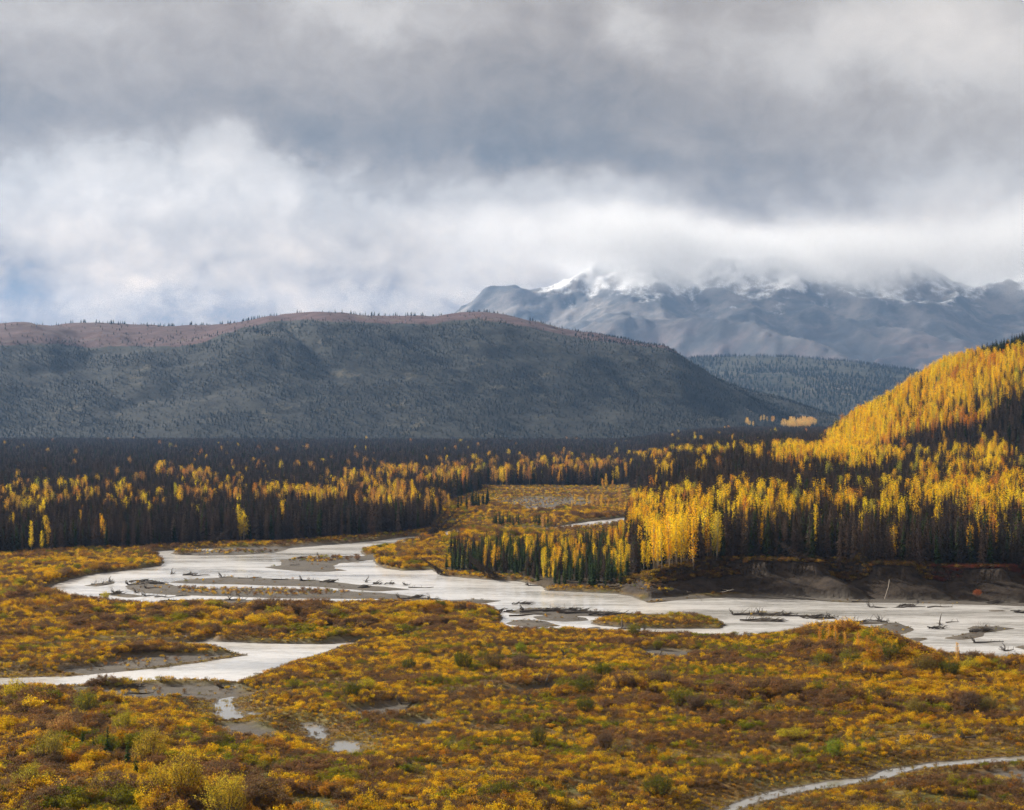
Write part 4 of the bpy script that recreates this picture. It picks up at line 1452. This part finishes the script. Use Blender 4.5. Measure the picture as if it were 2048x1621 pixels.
for k, (bx_, by_, hh_, ww_, col_, lab_) in enumerate([
        (300, 1530, 4.6, 4.6, (.46, .33, .035), "spreading yellow willow tree with a dark forked trunk in the near corner thicket"),
        (352, 1612, 6.4, 6.0, (.50, .36, .03), "largest yellow-olive willow tree by the bottom edge"),
        (450, 1640, 5.4, 4.6, (.56, .42, .035), "golden willow tree at the bottom edge, east of the largest"),
        (60, 1600, 4.2, 4.6, (.40, .34, .04), "olive-yellow willow tree in the bottom corner"),
        (120, 1480, 3.6, 3.6, (.50, .28, .09), "pinkish orange willow tree over the corner thicket"),
        (100, 1530, 4.4, 3.6, (.32, .26, .04), "olive willow tree left of the small spruces"),
        (250, 1470, 3.4, 3.8, (.42, .36, .03), "yellow-green willow tree behind the small spruces")]):
    c_, t_m, _b = BIG[k % 3]
    single("willow_tree", c_, t_m, at(bx_, by_, -.05), k * 2.1, (ww_, ww_, hh_), col_, lab_, "tree", "willow trees of the near corner")
for k, (bx_, by_, hh_, lab_) in enumerate([
        (215, 1518, 4.3, "tallest of the slim green spruces in the near thicket"), (166, 1504, 3.0, "small green spruce left of the tallest near one"), (256, 1545, 3.6, "slim spruce just right of the tallest near one"),
        (186, 1510, 2.6, "short dark spruce between its two near neighbours"), (272, 1560, 3.0, "lowest small spruce of the near thicket, above the big willow"), (392, 1560, 2.4, "small spruce beside the golden willow tree")]):
    c_, t_m, _b = SPRUCES[k % 5]
    single("spruce_sapling", c_, t_m, at(bx_, by_, -.05), k * 2.1, (hh_ * 1.5, hh_ * 1.5, hh_), (.05, .085, .022), lab_, "young spruce", "small spruces of the near thicket")
for k, (bx_, by_, hh_, col_, lab_) in enumerate([
        (1640, 1300, 4.2, (.72, .34, .03), "westernmost orange sapling on the near shore"), (1656, 1304, 5.0, (.76, .40, .03), "tallest orange sapling on the near shore"),
        (1672, 1302, 4.6, (.74, .36, .03), "orange sapling just east of the tallest one"), (1690, 1306, 3.8, (.76, .42, .04), "shorter golden sapling in the shore row"),
        (1716, 1310, 4.2, (.72, .32, .03), "deep orange sapling at the row's eastern half"), (1734, 1312, 3.6, (.74, .36, .03), "last orange sapling of the shore row"),
        (1915, 1338, 4.4, (.78, .46, .05), "lone pale yellow sapling standing against the water"), (155, 1120, 3.4, (.8, .5, .04), "lone bright yellow sapling on the inner bend")]):
    c_, t_m, _b = ASPENS[k % 6]
    single("poplar_sapling", c_, t_m, at(bx_, by_, -.05), k * 2.1, (hh_ * 1.25, hh_ * 1.25, hh_), col_, lab_, "sapling", "poplar saplings near the river")
# small trees dotted over the open flats upstream
rs = np.random.default_rng(77)
for k in range(30):
    bx_ = 986 + 118 * rs.random() ** 1.1
    single("spruce_tree", SPRUCES[k % 5][0], SPRUCES[k % 5][1], at(bx_, 1046 + 7 * rs.random() + (bx_ - 986) * .02, -.05), rs.random() * 6, [3.6 + 1.8 * rs.random()] * 3, (.045, .075, .025),
           "small green spruce in the front row on the open flats" + place_words(bx_, 1038), "tree", "green spruces along the river")
for k in range(16):
    bx_ = 906 + 70 * rs.random()
    single("spruce_tree", SPRUCES[k % 5][0], SPRUCES[k % 5][1], at(bx_, 1016 + 8 * rs.random() - (bx_ - 906) * .1, -.05), rs.random() * 6, [7.0 + 2.5 * rs.random()] * 3, (.035, .058, .022),
           "green spruce in the clump west of the flats" + place_words(bx_, 1003), "tree", "green spruces along the river")
for k, (bx_, by_, hh_) in enumerate([(1174, 1018, 6), (1184, 1020, 7), (1194, 1019, 6.5), (1203, 1021, 8), (1216, 1018, 5.5), (1240, 1012, 8), (1150, 1014, 6), (1262, 1016, 6), (1228, 1022, 4.5), (1143, 1020, 4), (1108, 1050, 5), (1085, 1062, 6),
                                     (868, 1014, 8), (880, 1018, 9), (890, 1016, 8), (898, 1020, 7), (975, 1006, 7), (938, 1024, 5), (1212, 978, 9), (1205, 982, 7), (1225, 982, 6), (1252, 1030, 5)]):
    single("poplar_tree", ASPENS[k % 6][0], ASPENS[k % 6][1], at(bx_, by_, -.05), k * 1.3, (hh_ * 1.25, hh_ * 1.25, hh_), [(.80, .50, .04), (.74, .40, .06), (.66, .36, .10)][k % 3],
           "small bright poplar standing on the open flats" + place_words(bx_, by_ - 20), "tree", "autumn poplars along the river")

# leaning and fallen trees
for bx_, by_, hh_, ln, rz_, lab_ in [
        (862, 1069, 12, 32, 90, "spruce leaning out over the water, steepest of the corner trees"), (866, 1068, 13, 46, 84, "spruce leaning half over at the forest's corner"),
        (870, 1070, 12, 60, 96, "lowest leaning spruce at the forest's corner"), (858, 1072, 11, 22, 90, "slightly tilted spruce behind the leaning corner trees"),
        (887, 1149, 8.5, 52, -90, "dead spruce leaning over the water at the island tip"), (1000, 1158, 10, 60, -85, "fallen dark spruce slanting across the bank, lowest"),
        (992, 1156, 10, 50, -90, "fallen dark spruce slanting across the bank, middle"), (975, 1156, 8, 44, -95, "fallen dark spruce slanting across the bank, steepest"),
        (424, 1090, 10, 46, 90, "dead tree leaning against the forest wall"), (1622, 1134, 11, 55, -90, "grey dead tree leaning on the bank-top forest")]:
    single("leaning_spruce_tree", BARES[int(bx_) % 5][0], BARES[int(bx_) % 5][1], at(bx_, by_, 0), R(rz_), (hh_ * .9, hh_ * .9, hh_), (.085, .065, .052), lab_, "tree", None, lean=R(ln))


def stick(q, a, b_, r0, r1, rs, k=5, bend=.06):
    a, b_ = np.array(a, float), np.array(b_, float)
    L_ = np.linalg.norm(b_ - a)
    pts = [a + (b_ - a) * f_ + rs.normal(size=3) * bend * L_ * math.sin(f_ * 3.14) * .5 for f_ in (0, .33, .66, 1)]
    q.tube(pts, [r0, r0 * .8 + r1 * .2, r0 * .45 + r1 * .55, r1], k)
    return pts


def driftwood(px_, py_, L_, head, style, label, mat=None, group=None):
    """a stranded trunk with roots or branches, or a tangle of sticks; length in metres"""
    rs = np.random.default_rng(int(px_ * 7 + py_))
    X_, Y_, Z_ = at(px_, py_)
    Z_ = max(Z_, 0.0)
    L_ = L_ * .7
    q = Quads()
    roots = Quads()
    if style in ('log', 'root', 'branchy'):
        r = .10 + .012 * L_
        a, b_ = (-L_ / 2, 0, r * .5), (L_ / 2, 0, r * .6 + .1)
        stick(q, a, b_, r, r * .35, rs, 7, .04)
        if style == 'root':
            for k in range(11):
                an = rs.random() * 6.28
                e = np.array([-L_ / 2 - .25 - .5 * rs.random(), math.cos(an) * (.5 + .7 * rs.random()), .2 + abs(math.sin(an)) * (.6 + .9 * rs.random())])
                stick(roots, (-L_ / 2 + .15, 0, r * .6), e, r * .45, .025, rs, 4, .3)
        nb = {'log': 3, 'root': 4, 'branchy': 14}[style]
        for k in range(nb):
            f_ = .15 + .8 * rs.random()
            o_ = np.array([-L_ / 2 + L_ * f_, 0, r * .8])
            e = o_ + np.array([rs.normal() * .5 + .3, rs.normal() * .6, .5 + 1.0 * rs.random()]) * (1.1 if style == 'branchy' else .6)
            stick(roots, o_, e, .05, .015, rs, 4, .2)
    elif style == 'snag':
        stick(q, (-L_ * .2, 0, 0), (L_ * .12, .1, L_ * .8), .17, .03, rs, 6, .15)
        for k in range(5):
            stick(roots, (0, 0, L_ * .2 * rs.random()), rs.normal(size=3) * [.6, .6, .3] + [0, 0, .5], .08, .02, rs, 4, .3)
    else:       # a tangle
        for k in range(int(10 + L_ * 3)):
            x0 = (rs.random() - .5) * L_
            an = rs.normal() * .5
            l_ = .8 + 1.8 * rs.random()
            up = abs(rs.normal()) * .28
            c_ = np.array([x0, rs.normal() * .5, .08 + .5 * rs.random() * (1 - abs(x0) / L_)])
            d_ = np.array([math.cos(an), math.sin(an), up]) * l_ / 2
            stick(q if k % 2 else roots, c_ - d_, c_ + d_, .07 + .08 * rs.random(), .02, rs, 4, .15)
    m_ = mat or M_DRIFT
    root = bpy.data.objects.new({'tangle': "driftwood_pile", 'snag': "driftwood_snag"}.get(style, "driftwood_log"), None)
    root.location = (X_, Y_, Z_)
    root.rotation_euler = (0, 0, R(head))
    COL.objects.link(root)
    root['label'] = label
    root['category'] = "driftwood"
    v_, f_ = q.arrays()
    link("trunk" if style != 'tangle' else "sticks", new_mesh("wood", v_, f_, 4, True, [m_]), root)
    if roots.n:
        v_, f_ = roots.arrays()
        link({'root': "roots"}.get(style, "branches"), new_mesh("wood_limbs", v_, f_, 4, True, [m_]), root)
    return root


for a in [
    (345, 1149, 3.2, 20, 'snag', "upright broken snag standing in the river above the long bar"),
    (378, 1151, 5, 4, 'tangle', "tangled driftwood at the tip of the upper long bar"),
    (402, 1152, 7, -3, 'root', "driftwood log with roots just beyond the bar-tip tangle"),
    (455, 1155, 5, 12, 'root', "root plate with spiky roots on the upper long bar"),
    (500, 1157, 9, 2, 'log', "long thin log along the upper bar's far edge"),
    (560, 1160, 6, -4, 'log', "log on the upper bar beyond the orange tufts"),
    (620, 1162, 6, 3, 'root', "driftwood on the upper bar's eastern half"),
    (660, 1165, 7, -2, 'tangle', "low driftwood line near the upper bar's eastern end"),
    (205, 1169, 8, 4, 'branchy', "branched trunk on the small islet of the western bend"),
    (221, 1164, 2.6, 30, 'snag', "forked stump rising from the western islet"),
    (236, 1186, 3, 8, 'root', "lone dark stump in the water of the western bend"),
    (222, 1190, 8, 2, 'log', "straight log on the thin southern islet"),
    (238, 1188, 3, 20, 'tangle', "small tangle on the thin southern islet"),
    (285, 1164, 8, 4, 'tangle', "largest tangle at the head of the main bar"),
    (300, 1168, 9, -8, 'tangle', "second tangle at the head of the main bar"),
    (272, 1170, 6, 15, 'root', "root plate at the head of the main bar"),
    (318, 1167, 7, 5, 'log', "pale log behind the main bar's tangles"),
    (306, 1177, 5, 10, 'root', "driftwood stump on the grey gravel of the main bar"),
    (276, 1186, 1.6, 0, 'root', "tiny stump off the main bar's southern shore"),
    (304, 1193, 5, 3, 'root', "root plate on the southern spit"),
    (330, 1195, 7, 0, 'log', "flat log on the southern spit"),
    (366, 1193, 5, 3, 'log', "short log between the spit and the orange strip"),
    (350, 1203, 9, 0, 'log', "long straight log beside the near shore of the bend"),
    (354, 1207, 4, 10, 'root', "bulky root mass beside the near shore of the bend"),
    (470, 1201, 7, 2, 'branchy', "brushy trunk on the low southern bar"),
    (92, 1176, 4, 0, 'tangle', "driftwood against the bend's outermost western shore"),
    (612, 1117, 7, 3, 'tangle', "driftwood heap at the western end of the middle gravel bar"),
    (648, 1113, 5, 10, 'root', "root with raised limbs on the middle gravel bar"),
    (680, 1114, 8, -2, 'log', "log along the middle gravel bar's far edge"),
    (590, 1131, 4, 0, 'log', "short log on the middle bar's grey gravel"),
    (735, 1165, 3.5, 20, 'snag', "bent snag in the water upstream of the twin stumps"),
    (768, 1169, 7, 0, 'tangle', "brush-topped driftwood islet in mid river"),
    (815, 1171, 1.6, 0, 'root', "single black stump in mid river"),
    (842, 1176, 9, -4, 'log', "low log trailing east of the black stump"),
    (733, 1175, 4, 0, 'tangle', "small drift heap at the long bar's eastern tip"),
    (813, 1198, 5, 5, 'root', "spiky root mass west of the bushy shore"),
    (835, 1196, 4, 10, 'tangle', "dark drift heap among the thin bars"),
    (869, 1199, 3.5, 10, 'root', "upright root stump among the thin bars"),
    (1070, 1172, 5, -8, 'root', "driftwood caught under the tongue's southern bank"),
    (1046, 1209, 6, 0, 'tangle', "rusty drift mound alone in the main channel"),
    (1010, 1224, 5, 0, 'tangle', "spiky drift at the bushy point of the near shore"),
    (1064, 1222, 6, 10, 'root', "root plate at the western end of the great log jam"),
    (1085, 1224, 14, 3, 'log', "long pale log in the west of the great log jam"),
    (1112, 1221, 10, -4, 'tangle', "raised middle tangle of the great log jam"),
    (1125, 1223, 12, 2, 'branchy', "branched trunk across the great log jam"),
    (1150, 1225, 10, 4, 'root', "root-ended trunk in the east of the great log jam"),
    (1175, 1227, 14, -3, 'log', "dark straight log at the jam's far side"),
    (1160, 1222, 5, 15, 'tangle', "high sticks on top of the great log jam"),
    (1205, 1229, 10, -2, 'tangle', "low brushwood tail of the great log jam"),
    (1232, 1230, 8, -3, 'tangle', "last grey brushwood of the jam, towards the green bar"),
    (1180, 1231, 2, 0, 'snag', "short stake rising from the jam's tail"),
    (1060, 1232, 13, 14, 'log', "slanting bleached log below the great log jam"),
    (982, 1250, 4, 0, 'tangle', "dark roots on the near shore at the pools' western end"),
    (1246, 1256, 4.5, 60, 'snag', "pale stump with trunk by the braided pools"),
    (1258, 1259, 6, -8, 'log', "log reaching from the pale stump to the green bush"),
    (1302, 1266, 3, 0, 'root', "dark root stump on the near shore gravel"),
    (1478, 1230, 4, 0, 'root', "western root plate of the long dark drift island"),
    (1498, 1229, 9, 0, 'branchy', "brushy trunk on the long dark drift island"),
    (1527, 1230, 3, 12, 'root', "short stump in the middle of the drift island"),
    (1560, 1231, 10, 0, 'tangle', "low sticks at the drift island's eastern end"),
    (1510, 1241, 9, 3, 'branchy', "log lying on the small bar behind the shore"),
    (1550, 1243, 6, -5, 'tangle', "brush heap on the small bar behind the shore"),
    (1606, 1233, 11, -6, 'root', "big trunk whose root end sticks up from the water"),
    (1640, 1236, 9, 0, 'tangle', "brush lying on the big rooted trunk"),
    (1668, 1236, 3, 20, 'root', "root plate at the eastern end of the big trunk"),
    (1725, 1245, 12, 1, 'branchy', "trunk with a row of upright twigs"),
    (1700, 1246, 11, 1, 'log', "dark log in line with the twiggy trunk"),
    (1770, 1244, 3, 10, 'root', "stump at the end of the twiggy trunk"),
    (1800, 1216, 16, 0, 'log', "long dark log floating under the cut bank"),
    (1815, 1214, 5, 0, 'tangle', "small heap on the long floating log"),
    (1745, 1215, 2, 0, 'root', "stump at the western end of the long floating log"),
    (1880, 1216, 8, -2, 'log', "eastern tail of the long floating log"),
    (1722, 1204, 6, 0, 'log', "log stranded at the foot of the cut bank"),
    (1992, 1206, 5, 0, 'tangle', "dark brush at the foot of the cut bank"),
    (1882, 1250, 4, 40, 'snag', "forked white-water snag west of the curved bar"),
    (1905, 1246, 4, 0, 'log', "small log floating beside the forked snag"),
    (1878, 1258, 4, 10, 'tangle', "low drift below the forked snag"),
    (1960, 1263, 6, 20, 'tangle', "big dark tangle on the curved bar"),
    (1966, 1261, 6, -40, 'branchy', "branched trunk sticking out of the curved bar's tangle"),
    (1980, 1262, 4, 50, 'root', "root stump on the curved bar"),
    (1978, 1286, 8, 3, 'root', "thin log with a raised end below the curved bar"),
    (2018, 1302, 3, 20, 'root', "small stump in the water near the photo's edge"),
    (2040, 1226, 3, 0, 'tangle', "tiny drift heap far out near the photo's edge"),
    (820, 1408, 4, 20, 'root', "grey root plate lying in the scrub"),
    (838, 1400, 4, -10, 'log', "pale stick log beside the grey root plate"),
    (1058, 1412, 5, 10, 'tangle', "dark tangle of old roots on the grey clearing"),
    (1080, 1408, 5, -30, 'root', "arched dead roots on the grey clearing"),
    (1098, 1372, 4, 10, 'snag', "upright dark snag in the yellow scrub"),
    (1140, 1312, 3, 10, 'root', "small dark roots in the plain's brown scrub"),
    (1322, 1318, 3, 10, 'snag', "thin snag by the small gravel patch"),
    (1940, 1478, 2.5, 0, 'root', "small dark stump in the near right scrub"),
    (280, 1388, 6, -5, 'log', "bleached log on the gravel below the side channel"),
    (262, 1376, 5, 5, 'tangle', "dark sticks on the gravel below the side channel"),
    (1960, 1562, 3.5, 0, 'tangle', "dark sticks on the stream gravel"),
    (455, 1376, 3, 0, 'root', "small pale stump near the first pond"),
]:
    driftwood(*a)

for (ax_, ay_, bx_, by_, r_, lab_) in [
        (1769, 1187, 1797, 1137, .10, "long white trunk lying down the cut bank"), (1383, 1186, 1375, 1168, .06, "short white pole at the bank's western part"),
        (1445, 1181, 1468, 1163, .06, "upper pale pole of the crossed group on the bank"), (1440, 1186, 1456, 1166, .06, "lower pale pole of the crossed group on the bank"),
        (1458, 1186, 1466, 1170, .06, "third thin pole of the crossed group on the bank")]:
    A_ = np.array(at(ax_, ay_, .2))
    B_ = np.array(at(bx_, by_, .5))
    q = Quads()
    stick(q, A_ - A_, B_ - A_, r_, r_ * .4, np.random.default_rng(3), 6, .03)
    v_, f_ = q.arrays()
    o = link("fallen_trunk", new_mesh("fallen_trunk", v_, f_, 4, True, [M_POLE]), label=lab_, category="fallen tree")
    o.location = A_

# brush along the top of the cut bank, roots and sods hanging over it
m_ = 5200
bx_ = 1235 + rng.random(m_) * 1150
tt_ = 9.5 + 9 * rng.random(m_) ** 1.3
yb_ = F * H / (lerp_table(bx_, BANK) - HY)
Yc = yb_ + tt_
Xc = (bx_ - W / 2) / F * Yc
zc = height(Xc, Yc)
hc = .45 + .8 * rng.random(m_) ** 2
cc = pal([(.20, .12, .05), (.30, .16, .04), (.14, .10, .05), (.48, .32, .03), (.10, .09, .03)], m_, .2)
red = (bx_ > 1865) & (rng.random(m_) < .75) & (tt_ < 14)
cc[red] = pal([(.22, .055, .035), (.28, .08, .03), (.16, .05, .03)], int(red.sum()), .2)
scatter("bank_top_brush", [q[2] for q in SHRUBS], np.stack([Xc, Yc, zc - .03], 1), rng.random(m_) * 6.28, np.stack([hc * 1.4, hc * 1.4, hc], 1), rng.integers(0, 7, m_), cc)
for k, (bx_, by_, hh_, col_, lab_) in enumerate([
        (1718, 1130, 2.6, (.66, .46, .04), "yellow bush on the lip of the cut bank"), (1618, 1146, 2.4, (.44, .34, .05), "yellowish bush hanging over the cut bank's middle"),
        (1700, 1148, 1.6, (.20, .18, .05), "dull green bush on the cut bank's slope"), (1815, 1192, 1.6, (.40, .20, .05), "rust-coloured bush at the cut bank's foot"),
        (1955, 1170, 1.6, (.34, .10, .03), "red bush hanging on the eastern bank slope"), (1900, 1150, 2.0, (.30, .08, .03), "red bush under the eastern bank lip"),
        (1485, 1110, 3.0, (.46, .40, .05), "yellow-green young bush before the dark trunks"), (1918, 1124, 2.4, (.60, .44, .04), "yellow bush on the eastern bank top"),
        (1340, 1188, 1.2, (.34, .28, .05), "small bush at the bank's western toe")]):
    c_, t_m, _b = ROUND[k % 3]
    single("bank_bush", c_, t_m, at(bx_, by_, -.1), k * 1.7, (hh_ * 1.2, hh_ * 1.2, hh_), col_, lab_, "bush", None, crown_name="foliage", trunk_name="stems")
